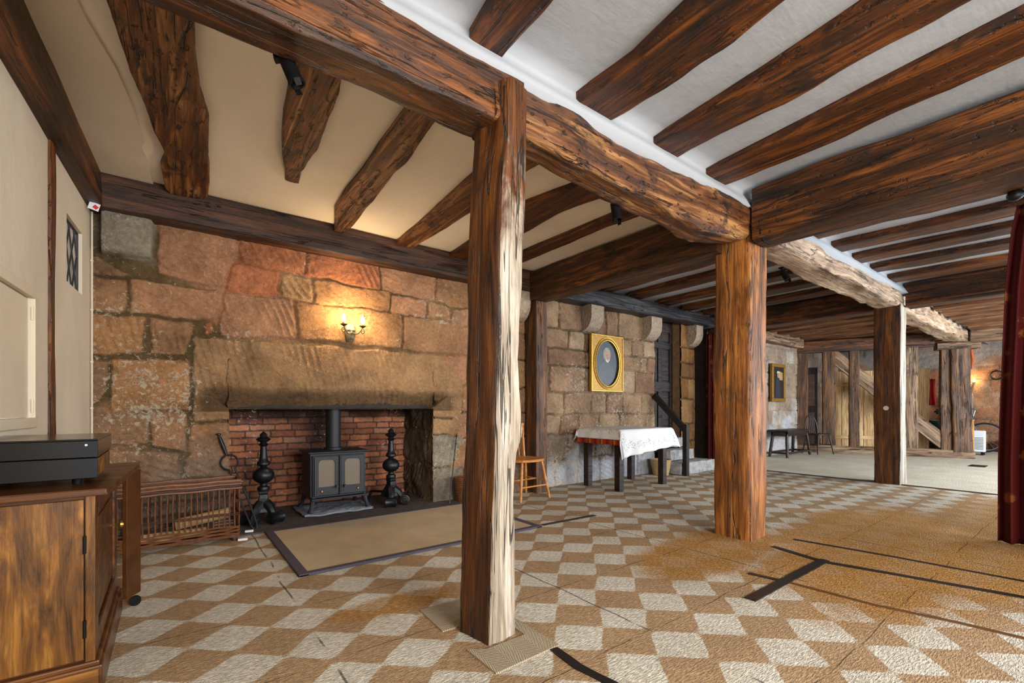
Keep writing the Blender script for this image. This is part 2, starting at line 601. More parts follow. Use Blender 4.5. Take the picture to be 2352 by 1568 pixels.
def stripes():
    t = NT('striped_cloth')
    co = t.coords('Object', False)
    sep = t.n('SeparateXYZ', None, Vector=co)
    s = t.math('FRACT', t.math('MULTIPLY', t.math('ADD', sep.outputs[0], sep.outputs[1]), 5.0))
    col = t.ramp(s, [(0.0, S(150, 40, 24)), (0.3, S(170, 60, 26)), (0.36, S(190, 130, 50)), (0.48, S(60, 60, 30)), (0.6, S(176, 70, 30)), (0.9, S(120, 30, 30))])
    return t.done(col, 0.85, 0, 0.1)


STRIPE = stripes()


def wicker(name, c0, c1):
    t = NT(name)
    co = t.coords('Object', True)
    n = t.noise(co, 30, 4, 0.6)
    col = t.mix(n, c0, c1)
    t.bump(n, 0.003)
    return t.done(col, 0.5, 0, 0.4)


WICK = wicker('brown_wicker', S(44, 24, 13), S(132, 82, 46))
WICKD = wicker('dark_wicker', S(34, 20, 16), S(84, 52, 36))
WICKP = wicker('pale_wicker', S(130, 104, 64), S(190, 162, 112))


def paint(name, c, var=0.3, scale=9):
    return plain(name, c, 0.45, 0, var, scale)


P_BG = paint('portrait_background', S(34, 40, 50))
P_SKIN = paint('portrait_skin', S(150, 108, 84), 0.2, 30)
P_HAIR = paint('portrait_hair', S(128, 118, 104), 0.25, 40)
P_COAT = paint('portrait_coat', S(54, 55, 64), 0.2, 20)
P_WHITE = paint('portrait_white', S(186, 180, 172), 0.1, 40)
P_DARK = paint('portrait_dark', S(22, 17, 14))
P_SKY = paint('portrait_sky', S(150, 122, 84), 0.3)
P_ROBE = paint('portrait_robe', S(34, 38, 50), 0.5, 14)

# ------------------------------------------------------------------ stone walls as relief


def stone_wall(name, org, udir, nrm, u0, u1, z0, z1, res, polys, mortar, relief=0.028, seed=1, holes=(), hfun=None, cfun=None, limefun=None,
               mat=None, warp=0.014, edge=0.014, tool=0.009, mfull=False, k=120.0, grow=0.005):
    nu, nz = int(round((u1 - u0) / res)) + 1, int(round((z1 - z0) / res)) + 1
    U, Z = np.meshgrid(np.linspace(u0, u1, nu), np.linspace(z0, z1, nz))
    U, Z = U.ravel(), Z.ravel()
    Uw = U + warp * fbm(U * 6, Z * 6, seed=seed) + 0.004 * fbm(U * 30, Z * 30, seed=seed + 3, octv=2)
    Zw = Z + warp * fbm(U * 6, Z * 6, seed=seed + 50) + 0.004 * fbm(U * 30, Z * 30, seed=seed + 9, octv=2)
    best = np.full(U.shape, -1.0)
    idx = np.full(U.shape, -1)
    for i, (pts, c) in enumerate(polys):
        pts = np.asarray(pts, float)
        lo, hi = pts.min(0) - 0.06, pts.max(0) + 0.06
        sel = np.where((Uw > lo[0]) & (Uw < hi[0]) & (Zw > lo[1]) & (Zw < hi[1]))[0]
        if not len(sel):
            continue
        area2 = np.sum(pts[:, 0] * np.roll(pts[:, 1], -1) - np.roll(pts[:, 0], -1) * pts[:, 1])
        if area2 < 0:
            pts = pts[::-1]
        ds = []
        for kk in range(len(pts)):
            p, q = pts[kk], pts[(kk + 1) % len(pts)]
            e = q - p
            L = np.hypot(*e)
            if L < 1e-6:
                continue
            ds.append((-(Uw[sel] - p[0]) * e[1] + (Zw[sel] - p[1]) * e[0]) / L)
        ds = np.array(ds)
        d = -np.log(np.exp(-k * np.clip(ds, -0.2, 1)).sum(0)) / k + grow
        b = d > best[sel]
        best[sel[b]] = d[b]
        idx[sel[b]] = i
    rnd = random.Random(seed)
    cols = np.array([p[1][:3] for p in polys] + [mortar[:3]])
    mask = sstep(-0.004, 0.010, best)
    prof = sstep(-0.01, edge, best)
    th = np.array([rnd.uniform(0.2, 1.3) for _ in polys] + [0])
    off = np.array([rnd.uniform(-0.35, 0.35) for _ in polys] + [0])
    amp = np.array([rnd.uniform(0.3, 1.4) for _ in polys] + [0])
    h = relief * (prof - 1) + relief * 0.5 * off[idx] * prof
    ang = th[idx]
    ph = (U * np.cos(ang) + Z * np.sin(ang)) * 115 + 1.6 * fbm(U * 4, Z * 4, seed=seed + 77)
    rdg = 1 - 2 * np.abs(np.sin(ph / 2)) ** 0.7
    h += tool * amp[idx] * prof * rdg * sstep(-0.3, 0.5, vn(U * 6, Z * 6, seed=seed + 5))
    h += 0.008 * fbm(U * 4, Z * 4, seed=seed + 21) + (0.004 * fbm(U * 16, Z * 16, seed=seed + 31) + 0.003 * np.abs(fbm(U * 34, Z * 34, seed=seed + 33, octv=2))) * min(1, relief / 0.02)
    mcov = (1 - mask) * (1 if mfull else sstep(-0.9, 0.1, fbm(U * 2.2, Z * 2.2, seed=seed + 61)))
    colv = cols[idx] * (1 - mcov[:, None]) + np.array(mortar[:3]) * mcov[:, None]
    colv = colv * (1 + 0.18 * fbm(U * 3, Z * 3, seed=seed + 41))[:, None]
    lime = np.full(U.shape, 0.5)
    if limefun is not None:
        lime = limefun(U, Z)
    lime = lime + 0.30 * np.exp(-((best - 0.012) / 0.02) ** 2) * sstep(-0.2, 0.5, fbm(U * 3, Z * 3, seed=seed + 71))
    if cfun is not None:
        colv = cfun(U, Z, colv)
    if hfun is not None:
        h = h + hfun(U, Z)
    O, D, N = np.array(org, float), np.array(udir, float), np.array(nrm, float)
    V = O + U[:, None] * D + Z[:, None] * np.array([0, 0, 1.0]) + h[:, None] * N
    g = np.arange(nu * nz).reshape(nz, nu)
    q = np.stack([g[:-1, :-1], g[:-1, 1:], g[1:, 1:], g[1:, :-1]], -1).reshape(-1, 4)
    cu = U[q].mean(1)
    cz = Z[q].mean(1)
    keep = np.ones(len(q), bool)
    for hu0, hu1, hz0, hz1 in holes:
        keep &= ~((cu > hu0) & (cu < hu1) & (cz > hz0) & (cz < hz1))
    q = q[keep]
    used = np.unique(q)
    mp = np.full(len(V), -1)
    mp[used] = np.arange(len(used))
    if np.dot(np.cross(D, [0, 0, 1.0]), N) < 0:
        q = q[:, ::-1]
    o = link_mesh(name, V[used], mp[q], mat or STONE, angle=0)
    a = o.data.color_attributes.new('col', 'FLOAT_COLOR', 'POINT')
    rgba = np.ones((len(used), 4), np.float32)
    rgba[:, :3] = np.clip(colv[used], 0, 1)
    a.data.foreach_set('color', rgba.ravel())
    l = o.data.attributes.new('lime', 'FLOAT', 'POINT')
    l.data.foreach_set('value', lime[used].astype(np.float32))
    return o


def courses(u0, u1, zs, wmin, wmax, palette, seed, gap=0.012):
    rnd = random.Random(seed)
    out = []
    for z0, z1 in zip(zs[:-1], zs[1:]):
        u = u0 - rnd.uniform(0, wmin)
        while u < u1:
            w = rnd.uniform(wmin, wmax)
            out.append(([(u + gap, z0 + gap), (u + w - gap, z0 + gap), (u + w - gap, z1 - gap), (u + gap, z1 - gap)], rnd.choice(palette)))
            u += w
    return out


ST = dict(b=S(172, 130, 94), p=S(184, 136, 102), r=S(184, 118, 82), o=S(178, 132, 90), g=S(156, 146, 128), d=S(158, 122, 92), t=S(180, 142, 102))
MORT = S(104, 85, 56)
BROWNS = [ST['b'], ST['p'], ST['t'], ST['d'], ST['o']]
YW = 4.32                                # face of the fireplace wall

fp = [
    ([(-0.39, 2.42), (-0.09, 2.42), (-0.09, 2.09), (-0.38, 2.10)], ST['g']),
    ([(-0.06, 2.42), (0.44, 2.42), (0.43, 2.26), (0.33, 1.98), (-0.06, 2.02)], ST['p']),
    ([(-0.48, 2.14), (-0.38, 2.07), (-0.12, 2.06), (-0.13, 1.97), (-0.48, 1.95)], ST['d']),
    ([(-0.48, 1.93), (-0.25, 1.93), (-0.25, 1.71), (-0.48, 1.68)], ST['b']),
    ([(-0.23, 1.94), (0.30, 1.945), (0.30, 1.71), (-0.23, 1.70)], ST['p']),
    ([(-0.48, 1.66), (-0.15, 1.67), (-0.16, 1.42), (-0.48, 1.38)], ST['o']),
    ([(-0.12, 1.67), (0.19, 1.68), (0.13, 1.54), (0.13, 1.40), (-0.10, 1.41)], ST['b']),
    ([(0.22, 1.68), (0.28, 1.68), (0.28, 1.60), (0.22, 1.59)], ST['r']),
    ([(0.46, 2.42), (0.97, 2.42), (0.96, 2.20), (0.47, 2.19)], ST['r']),
    ([(0.99, 2.42), (1.64, 2.42), (1.64, 2.16), (0.98, 2.19)], ST['r']),
    ([(1.66, 2.42), (2.25, 2.42), (2.24, 2.14), (1.66, 2.16)], ST['p']),
    ([(2.27, 2.42), (2.72, 2.42), (2.72, 2.10), (2.26, 2.13)], ST['b']),
    ([(0.42, 2.17), (0.74, 2.17), (0.75, 1.98), (0.37, 1.96)], ST['r']),
    ([(0.77, 2.16), (1.02, 2.16), (1.01, 1.97), (0.79, 1.97)], ST['t']),
    ([(1.05, 2.16), (1.74, 2.15), (1.74, 1.97), (1.04, 1.95)], ST['o']),
    ([(0.35, 1.93), (0.87, 1.94), (0.89, 1.62), (0.34, 1.58)], ST['p']),
    ([(0.90, 1.93), (1.87, 1.95), (1.85, 1.60), (0.91, 1.61)], ST['o']),
    ([(1.76, 2.13), (2.14, 2.12), (2.12, 1.95), (1.76, 1.96)], ST['p']),
    ([(2.17, 2.12), (2.42, 2.08), (2.42, 1.96), (2.16, 1.96)], ST['b']),
    ([(2.45, 2.08), (2.76, 2.08), (2.76, 1.9), (2.45, 1.93)], ST['d']),
    ([(1.90, 1.93), (2.60, 1.93), (2.60, 1.59), (1.88, 1.59)], ST['b']),
    ([(0.15, 1.55), (2.60, 1.565), (2.56, 0.90), (2.30, 0.90), (0.15, 0.90)], ST['t']),
    ([(-0.48, 1.35), (-0.34, 1.34), (-0.36, 1.10), (-0.48, 0.97)], ST['d']),
    ([(-0.32, 1.36), (0.12, 1.36), (0.11, 0.98), (-0.32, 0.98)], ST['o']),
    ([(-0.48, 0.94), (-0.11, 0.94), (-0.12, 0.74), (-0.48, 0.74)], ST['d']),
    ([(-0.09, 0.96), (0.10, 0.96), (0.10, 0.68), (-0.10, 0.72)], ST['b']),
    ([(-0.48, 0.71), (0.06, 0.66), (0.06, 0.36), (-0.48, 0.40)], ST['d']),
    ([(-0.48, 0.37), (0.10, 0.33), (0.10, -0.02), (-0.48, -0.02)], ST['g']),
    ([(0.13, 0.88), (0.42, 0.88), (0.42, 0.46), (0.10, 0.46)], ST['b']),
    ([(0.12, 0.43), (0.42, 0.43), (0.42, -0.02), (0.12, -0.02)], ST['g']),
    ([(2.20, 0.88), (2.60, 0.88), (2.60, 0.72), (2.20, 0.72)], ST['t']),
    ([(2.20, 0.70), (2.60, 0.70), (2.60, 0.38), (2.20, 0.38)], ST['g']),
    ([(2.20, 0.36), (2.60, 0.36), (2.60, -0.02), (2.20, -0.02)], ST['g']),
]
fp += courses(2.62, 3.75, [-0.02, 0.34, 0.66, 0.95, 1.25, 1.58, 1.90, 2.10, 2.42], 0.32, 0.6, BROWNS, 5)
OX0, OX1, OZ1 = 0.39, 2.218, 0.996


def fp_h(U, Z):
    a = 0.17 + (Z - 1.16) * -0.0
    t = np.clip((1.17 - Z) / 0.17, 0, 1)
    s0 = 0.16 + 0.22 * t
    s1 = 2.46 - 0.24 * t
    ins = sstep(0, 0.03, np.minimum(U - s0, s1 - U))
    h = -0.10 * t * ins * (Z > OZ1 - 0.03)
    blk = sstep(0, 0.015, np.minimum(np.minimum(U + 0.39, -0.09 - U), Z - 2.09))
    return h + 0.09 * blk


def fp_c(U, Z, c):
    soot = sstep(0.05, -0.05, Z - 1.155 + 0.03 * fbm(U * 3, Z * 5, seed=4)) * sstep(0.1, 0.25, U) * sstep(2.55, 2.4, U) * (Z > 0.97)
    c = c * (1 - 0.58 * soot[:, None])
    w = sstep(0.05, 0.5, 0.75 - Z + 0.35 * fbm(U * 4, Z * 4, seed=14)) * 0.6
    wash = np.array(S(132, 118, 108)[:3])
    return c * (1 - w[:, None]) + wash * w[:, None]


def fp_l(U, Z):
    l = 0.42 + 0.2 * sstep(0.6, -0.3, U) + 0.15 * sstep(1.0, 0.6, Z) + 0.3 * fbm(U * 2, Z * 2, seed=8)
    band = np.exp(-((Z - 1.2) / 0.07) ** 2) * sstep(0.75, 0.3, U)
    return np.clip(l + 0.12 * band - 0.2 * ((Z > 1.2) & (Z < 1.55) & (U > 0.5)), 0, 1.3)


o = stone_wall('wall_fireplace', (0, YW, 0), (1, 0, 0), (0, -1, 0), -0.48, 3.74, -0.02, 2.72, 0.0085, fp, MORT, 0.024, 3, [(OX0, OX1, -1, OZ1)],
               fp_h, fp_c, fp_l)
struct(o)

# table wall: courses measured in metres along the wall
tw = []


def row(zlo, zhi, us, pal):
    for i, (a, b) in enumerate(zip(us[:-1], us[1:])):
        tw.append(([(a + 0.014, zlo + 0.014), (b - 0.014, zlo + 0.014), (b - 0.014, zhi - 0.014), (a + 0.014, zhi - 0.014)], pal[i % len(pal)]))


TP = [S(168, 140, 110), S(158, 128, 102), S(174, 148, 120), S(150, 118, 94), S(168, 136, 108)]
row(2.02, 2.40, [3.62, 4.03, 4.44, 4.66, 4.92, 5.19, 5.80, 6.06], TP)
row(1.77, 2.02, [3.62, 4.18, 4.50, 4.86, 5.21, 5.50, 5.76, 6.06], TP[1:] + TP[:1])
row(1.55, 1.77, [3.62, 3.83, 4.52, 4.9, 5.21, 5.70, 5.86, 6.06], TP[2:] + TP[:2])
row(1.21, 1.55, [3.62, 3.87, 4.50, 5.0, 5.22, 5.56, 6.06], TP[3:] + TP[:3])
row(0.92, 1.21, [3.62, 4.11, 4.62, 4.92, 5.29, 5.71, 6.06], TP)
row(0.66, 0.92, [3.62, 4.03, 4.38, 4.78, 5.21, 5.82, 6.06], TP[2:] + TP[:2])
row(0.34, 0.66, [3.62, 4.2, 4.7, 5.05, 5.5, 6.06], [S(150, 132, 116)])
row(-0.02, 0.34, [3.62, 3.95, 4.35, 4.8, 5.3, 5.6, 6.06], [S(150, 140, 130)])


def tw_c(U, Z, c):
    w = sstep(0.0, 0.35, 0.62 - Z + 0.3 * fbm(U * 3, Z * 3, seed=24)) * 0.9
    wash = np.array(S(196, 198, 206)[:3])
    return c * (1 - w[:, None]) + wash * w[:, None]


def tw_l(U, Z):
    return 0.5 + 0.35 * fbm(U * 1.5, Z * 1.5, seed=28) + 0.3 * sstep(1.2, 0.7, Z)


struct(stone_wall('wall_table', (0, YW, 0), (1, 0, 0), (0, -1, 0), 3.62, 6.06, -0.02, 2.72, 0.0095, tw, S(108, 92, 72), 0.03, 9, [(6.03, 9, 0, 9)], None, tw_c, tw_l))
pil = courses(6.72, 7.2, [-0.02, 0.45, 0.75, 1.15, 1.5, 1.75, 2.0, 2.4, 2.72], 0.3, 0.42, [S(150, 108, 66), S(134, 96, 60), S(160, 122, 80)], 31)
struct(stone_wall('wall_door_pillar', (0, YW - 0.02, 0), (1, 0, 0), (0, -1, 0), 6.72, 7.12, -0.02, 2.72, 0.012, pil, S(90, 70, 46), 0.04, 33))
# reveal sides of the doorway and of the passage behind the pillar
struct(stone_wall('wall_pillar_side', (7.12, YW, 0), (0, 1, 0), (1, 0, 0), -0.02, 0.55, -0.02, 2.72, 0.03, courses(-0.02, 0.6, [-0.02, 0.5, 1, 1.5, 2, 2.72], 0.3, 0.4, BROWNS, 35), MORT, 0.03, 35))
struct(MB().box2((7.05, 5.3, 0), (7.85, 5.4, 2.72)).box2((7.75, 4.42, 0), (7.85, 5.4, 2.72)).box2((7.05, 4.87, 0), (7.1, 5.4, 2.72)).build('wall_passage', plain('passage_stone', S(60, 46, 32), .9, 0, .3, 6, .02)))
fw = courses(7.60, 11.75, [-0.02, 0.32, 0.62, 0.95, 1.22, 1.5, 1.76, 2.0, 2.3, 2.72], 0.28, 0.62, [S(176, 160, 142), S(166, 144, 122), S(184, 172, 158), S(160, 138, 120)], 41)


def fw_c(U, Z, c):
    w = sstep(0.0, 0.35, 1.0 - Z + 0.5 * fbm(U * 2, Z * 2, seed=44)) * 0.8
    return c * (1 - w[:, None]) + np.array(S(200, 200, 206)[:3]) * w[:, None]


struct(stone_wall('wall_far_side', (0, 4.40, 0), (1, 0, 0), (0, -1, 0), 7.72, 11.50, -0.02, 2.72, 0.022, fw, S(150, 134, 116), 0.03, 43, (), None, fw_c,
                  lambda U, Z: 0.75 + 0.3 * fbm(U, Z, seed=46)))
ew = courses(-1.6, 4.9, [-0.02, 0.4, 0.72, 1.02, 1.36, 1.68, 2.0, 2.35, 2.72], 0.4, 0.9, [S(172, 124, 92), S(160, 112, 84), S(180, 140, 108), S(150, 110, 86)], 51)


def ew_c(U, Z, c):
    w = sstep(0.0, 0.3, Z - 2.0 + 0.25 * fbm(U * 2, Z * 2, seed=54)) * 0.8
    return c * (1 - w[:, None]) + np.array(S(168, 164, 158)[:3]) * w[:, None]


struct(stone_wall('wall_end', (15.5, 0, 0), (0, 1, 0), (-1, 0, 0), -1.6, 4.9, -0.02, 2.72, 0.03, ew, S(128, 104, 80), 0.03, 53, (), None, ew_c,
                  lambda U, Z: 0.5 + 0.3 * fbm(U, Z, seed=56), tool=0.012))
fs = courses(11.4, 15.6, [-0.02, 0.4, 0.8, 1.2, 1.6, 2.0, 2.35, 2.72], 0.4, 0.8, [S(176, 164, 150), S(166, 150, 134), S(186, 176, 164)], 61)
struct(stone_wall('wall_behind_screen', (0, 4.85, 0), (1, 0, 0), (0, -1, 0), 11.4, 15.6, -0.02, 2.72, 0.04, fs, S(150, 136, 120), 0.03, 63))

# ------------------------------------------------------------------ hearth recess
YB = 5.06
brk = []
rb = random.Random(4)
BP = [S(152, 96, 68), S(170, 108, 76), S(140, 88, 66), S(160, 112, 88), S(132, 86, 70), S(176, 118, 88)]
for k in range(17):
    z0 = -0.01 + k * 0.0655
    u = 0.1 - (0.11 if k % 2 else 0) - 0.07
    while u < 2.6:
        w = 0.222 if rb.random() > 0.15 else 0.15
        brk.append(([(u + 0.004, z0 + 0.005), (u + w - 0.006, z0 + 0.005), (u + w - 0.006, z0 + 0.0605), (u + 0.004, z0 + 0.0605)], rb.choice(BP)))
        u += w


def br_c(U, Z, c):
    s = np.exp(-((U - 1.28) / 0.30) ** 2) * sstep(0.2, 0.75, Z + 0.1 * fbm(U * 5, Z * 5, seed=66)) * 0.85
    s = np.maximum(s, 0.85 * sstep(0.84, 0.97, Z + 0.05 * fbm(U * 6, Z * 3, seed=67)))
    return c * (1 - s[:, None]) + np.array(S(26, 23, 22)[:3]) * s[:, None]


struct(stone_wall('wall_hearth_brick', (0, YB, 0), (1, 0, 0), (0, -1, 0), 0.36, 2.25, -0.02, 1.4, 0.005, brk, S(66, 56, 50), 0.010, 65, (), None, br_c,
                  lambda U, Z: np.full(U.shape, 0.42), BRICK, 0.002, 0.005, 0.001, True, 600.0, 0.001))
js = courses(4.2, 5.2, [-0.02, 0.4, 0.75, 1.05, 1.5], 0.9, 1.0, [S(120, 102, 84)], 71)


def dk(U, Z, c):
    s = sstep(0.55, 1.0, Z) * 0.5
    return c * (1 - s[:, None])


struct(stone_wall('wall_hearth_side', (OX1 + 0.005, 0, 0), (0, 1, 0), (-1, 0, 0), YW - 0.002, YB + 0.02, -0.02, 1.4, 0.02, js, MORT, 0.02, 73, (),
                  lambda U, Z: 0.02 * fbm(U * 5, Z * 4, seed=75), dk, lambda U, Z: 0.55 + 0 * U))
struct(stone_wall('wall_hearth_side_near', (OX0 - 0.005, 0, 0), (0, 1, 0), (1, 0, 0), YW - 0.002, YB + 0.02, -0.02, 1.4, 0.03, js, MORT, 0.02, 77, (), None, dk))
m = MB().box2((OX0 - 0.05, YW + 0.085, OZ1), (OX1 + 0.05, YW + .20, OZ1 + 0.3)).box2((OX0 - 0.05, YB - 0.4, 1.28), (OX1 + 0.05, YB + 0.1, 1.4))
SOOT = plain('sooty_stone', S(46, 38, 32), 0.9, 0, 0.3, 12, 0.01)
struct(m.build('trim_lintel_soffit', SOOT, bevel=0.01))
struct(MB().box2((OX1 + .045, YW + .05, 0), (OX1 + .5, YB + .2, 2.6)).box2((-.4, YW + .05, 0), (OX0 - .045, YB + .2, 2.6)).build('wall_light_blocker', SOOT))  # added block behind the stonework that stops light leaking in
m = MB().box2((0.05, 4.10, 0.0), (2.62, YB + 0.02, 0.012))
struct(m.build('trim_hearth', HEARTHM, bevel=0.004))

# ------------------------------------------------------------------ floor, ceiling, plaster wall
CE = 7.62
m = MB()
m.add([(-1.2, -3.2, 0), (CE, -3.2, 0), (CE, 6.0, 0), (-1.2, 6.0, 0)], [(0, 1, 2, 3)])
m.cur = 1
m.add([(CE, -3.2, 0), (16, -3.2, 0), (16, 6.0, 0), (CE, 6.0, 0)], [(0, 1, 2, 3)])
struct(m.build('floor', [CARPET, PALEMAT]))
m = MB().box2((CE - 0.02, -1.0, 0.0), (CE + 0.025, 4.25, 0.008))
struct(m.build('trim_floor_edge', plain('dark_edging', S(40, 36, 34), 0.6)))


def ceiling():
    V, F = [], []

    def strip(xs, rows):
        """rows: list of (y, z)"""
        b = len(V)
        for i, x in enumerate(xs):
            for y, z in rows:
                V.append((x, y, z + 0.006 * float(vn([x * 1.7], [y * 1.7], seed=5)[0])))
        n = len(rows)
        for i in range(len(xs) - 1):
            for k in range(n - 1):
                F.append((b + i * n + k, b + i * n + k + 1, b + (i + 1) * n + k + 1, b + (i + 1) * n + k))
    ysr = list(np.linspace(-3.2, 1.60, 34))
    strip(list(np.linspace(7.9, 16, 60)), [(y, 2.66) for y in ysr] + [(1.9, 2.665)])
    strip(list(np.linspace(-1.2, 7.9, 90)), [(y, 2.66) for y in ysr] + [(1.70, 2.655), (1.70, 2.62), (1.67, 2.575), (1.63, 2.50), (1.85, 2.50)])
    ysl = list(np.linspace(1.85, 4.06, 18))
    nf = len(F)
    strip(list(np.linspace(-1.2, 3.5, 42)), [(1.80, 2.50), (1.82, 2.60)] + [(y, 2.615) for y in ysl] + [(4.2, 2.625), (4.3, 2.65), (4.95, 2.66)])
    nf2 = len(F)
    strip(list(np.linspace(3.5, 16, 80)), [(1.80, 2.50), (1.84, 2.58), (1.9, 2.66)] + [(y, 2.665) for y in list(np.linspace(2.0, 5.2, 18))])
    return link_mesh('ceiling', V, F, [PLASTER, PLASTER_LIT], mi=[1 if nf <= i < nf2 else 0 for i in range(len(F))], angle=0)


struct(ceiling())
_pe = [(-.33, 2.20), (-.30, 2.38), (-.27, 2.56), (-.20, 2.84), (-.16, 3.10), (-.135, 3.35), (-.12, 3.52), (-.135, 3.6), (-.10, 3.8), (-.105, 4.0), (-.09, 4.14)]
struct(MB().prism([(-.62, 2.0, 2.605)] + [(x, y, 2.605) for x, y in _pe] + [(-.62, 4.14, 2.605)], (0, 0, -.006), (0, 0, .02)).build('trim_old_plaster', PLASTERW, smooth=False))

A_L = math.atan(0.055)


def LW(y, z, out=0.0):
    """point on the plastered side wall at depth y; out = distance into the room"""
    return Vector((-0.446 + 0.055 * (y - 4.15) + out, y, z))


m = MB()
CUY0, CUY1, CUZ0, CUZ1 = 2.50, 3.012, 0.955, 1.507
WIY0, WIY1, WIZ0, WIZ1 = 3.65, 4.045, 1.735, 2.13
ys = [-3.2, CUY0, CUY1, WIY0, WIY1, 4.95]
zs = [0, CUZ0, CUZ1, WIZ0, WIZ1, 2.72]
for i in range(5):
    for j in range(5):
        if (i == 1 and j == 1) or (i == 3 and j == 3):
            continue
        a, b = (ys[i], ys[i + 1]), (zs[j], zs[j + 1])
        m.add([LW(a[0], b[0]), LW(a[1], b[0]), LW(a[1], b[1]), LW(a[0], b[1])], [(0, 1, 2, 3)])
for (y0, y1, z0, z1) in ((WIY0, WIY1, WIZ0, WIZ1), (CUY0, CUY1, CUZ0, CUZ1)):
    d = -0.08
    m.add([LW(y0, z0), LW(y1, z0), LW(y1, z1), LW(y0, z1), LW(y0, z0, d), LW(y1, z0, d), LW(y1, z1, d), LW(y0, z1, d)],
          [(0, 1, 5, 4), (1, 2, 6, 5), (2, 3, 7, 6), (3, 0, 4, 7)])
struct(m.build('wall_plastered', PLASTERW, smooth=False))

# cupboard door in that wall
t = thing('cupboard_door', 'cream painted cupboard door set in the plastered wall behind the record player', 'cupboard door', LW((CUY0 + CUY1) / 2, CUZ0))
PAINTC = plain('cream_paint', S(202, 188, 164), 0.55, 0, 0.04, 4)
loc = Vector(t.location)
m = MB()
m.add([LW(CUY0 + .004, CUZ0 + .004, -.01) - loc, LW(CUY1 - .004, CUZ0 + .004, -.01) - loc, LW(CUY1 - .004, CUZ1 - .004, -.01) - loc, LW(CUY0 + .004, CUZ1 - .004, -.01) - loc,
       LW(CUY0 + .004, CUZ0 + .004, -.035) - loc, LW(CUY1 - .004, CUZ0 + .004, -.035) - loc, LW(CUY1 - .004, CUZ1 - .004, -.035) - loc, LW(CUY0 + .004, CUZ1 - .004, -.035) - loc],
      [(0, 1, 2, 3), (7, 6, 5, 4), (0, 4, 5, 1), (1, 5, 6, 2), (2, 6, 7, 3), (3, 7, 4, 0)])
m.build('panel', PAINTC, t, smooth=False)
m = MB()
m.box(LW((CUY0 + CUY1) / 2, CUZ1 + .022, .004) - loc, (.02, CUY1 - CUY0 + .07, .045), -A_L)
m.box(LW((CUY0 + CUY1) / 2, CUZ0 - .022, .004) - loc, (.02, CUY1 - CUY0 + .07, .045), -A_L)
m.box(LW(CUY1 + .02, (CUZ0 + CUZ1) / 2, .004) - loc, (.02, .04, CUZ1 - CUZ0), -A_L)
m.build('frame', PAINTC, t, smooth=False, bevel=.003)
for z in (1.436, 1.01):
    MB().tube([LW(CUY1 - .002, z - .03, .004) - loc, LW(CUY1 - .002, z + .03, .004) - loc], .006, 8).build('hinge', PAINTC, t)

# small leaded window
t = thing('leaded_window', 'small diamond leaded window in the plastered wall beside the stone', 'window', LW((WIY0 + WIY1) / 2, WIZ0))
loc = Vector(t.location)
d = -0.03
MB().add([LW(WIY0, WIZ0, d) - loc, LW(WIY1, WIZ0, d) - loc, LW(WIY1, WIZ1, d) - loc, LW(WIY0, WIZ1, d) - loc], [(0, 1, 2, 3)]).build('pane', WINGL, t, smooth=False)
m = MB()
w_, h_ = WIY1 - WIY0, WIZ1 - WIZ0
for k in range(-4, 6):
    for sgn in (1, -1):
        pts = []
        for s in np.linspace(0, 1, 40):
            zz = s * h_
            yy = (k * 0.13 + zz * 0.55) if sgn == 1 else (w_ - k * 0.13 - zz * 0.55)
            if 0 <= yy <= w_:
                pts.append(LW(WIY0 + yy, WIZ0 + zz, d + .004) - loc)
        if len(pts) > 1:
            m.tube([pts[0], pts[-1]], .0045, 6)
m.build('lead_cames', LEAD, t)
m = MB()
for (ya, za, yb, zb) in ((WIY0, WIZ0, WIY1, WIZ0), (WIY0, WIZ1, WIY1, WIZ1), (WIY0, WIZ0, WIY0, WIZ1), (WIY1, WIZ0, WIY1, WIZ1)):
    m.tube([LW(ya, za, d + .004) - loc, LW(yb, zb, d + .004) - loc], .012, 4)
m.build('frame', LEAD, t, smooth=False)

# ------------------------------------------------------------------ timbers


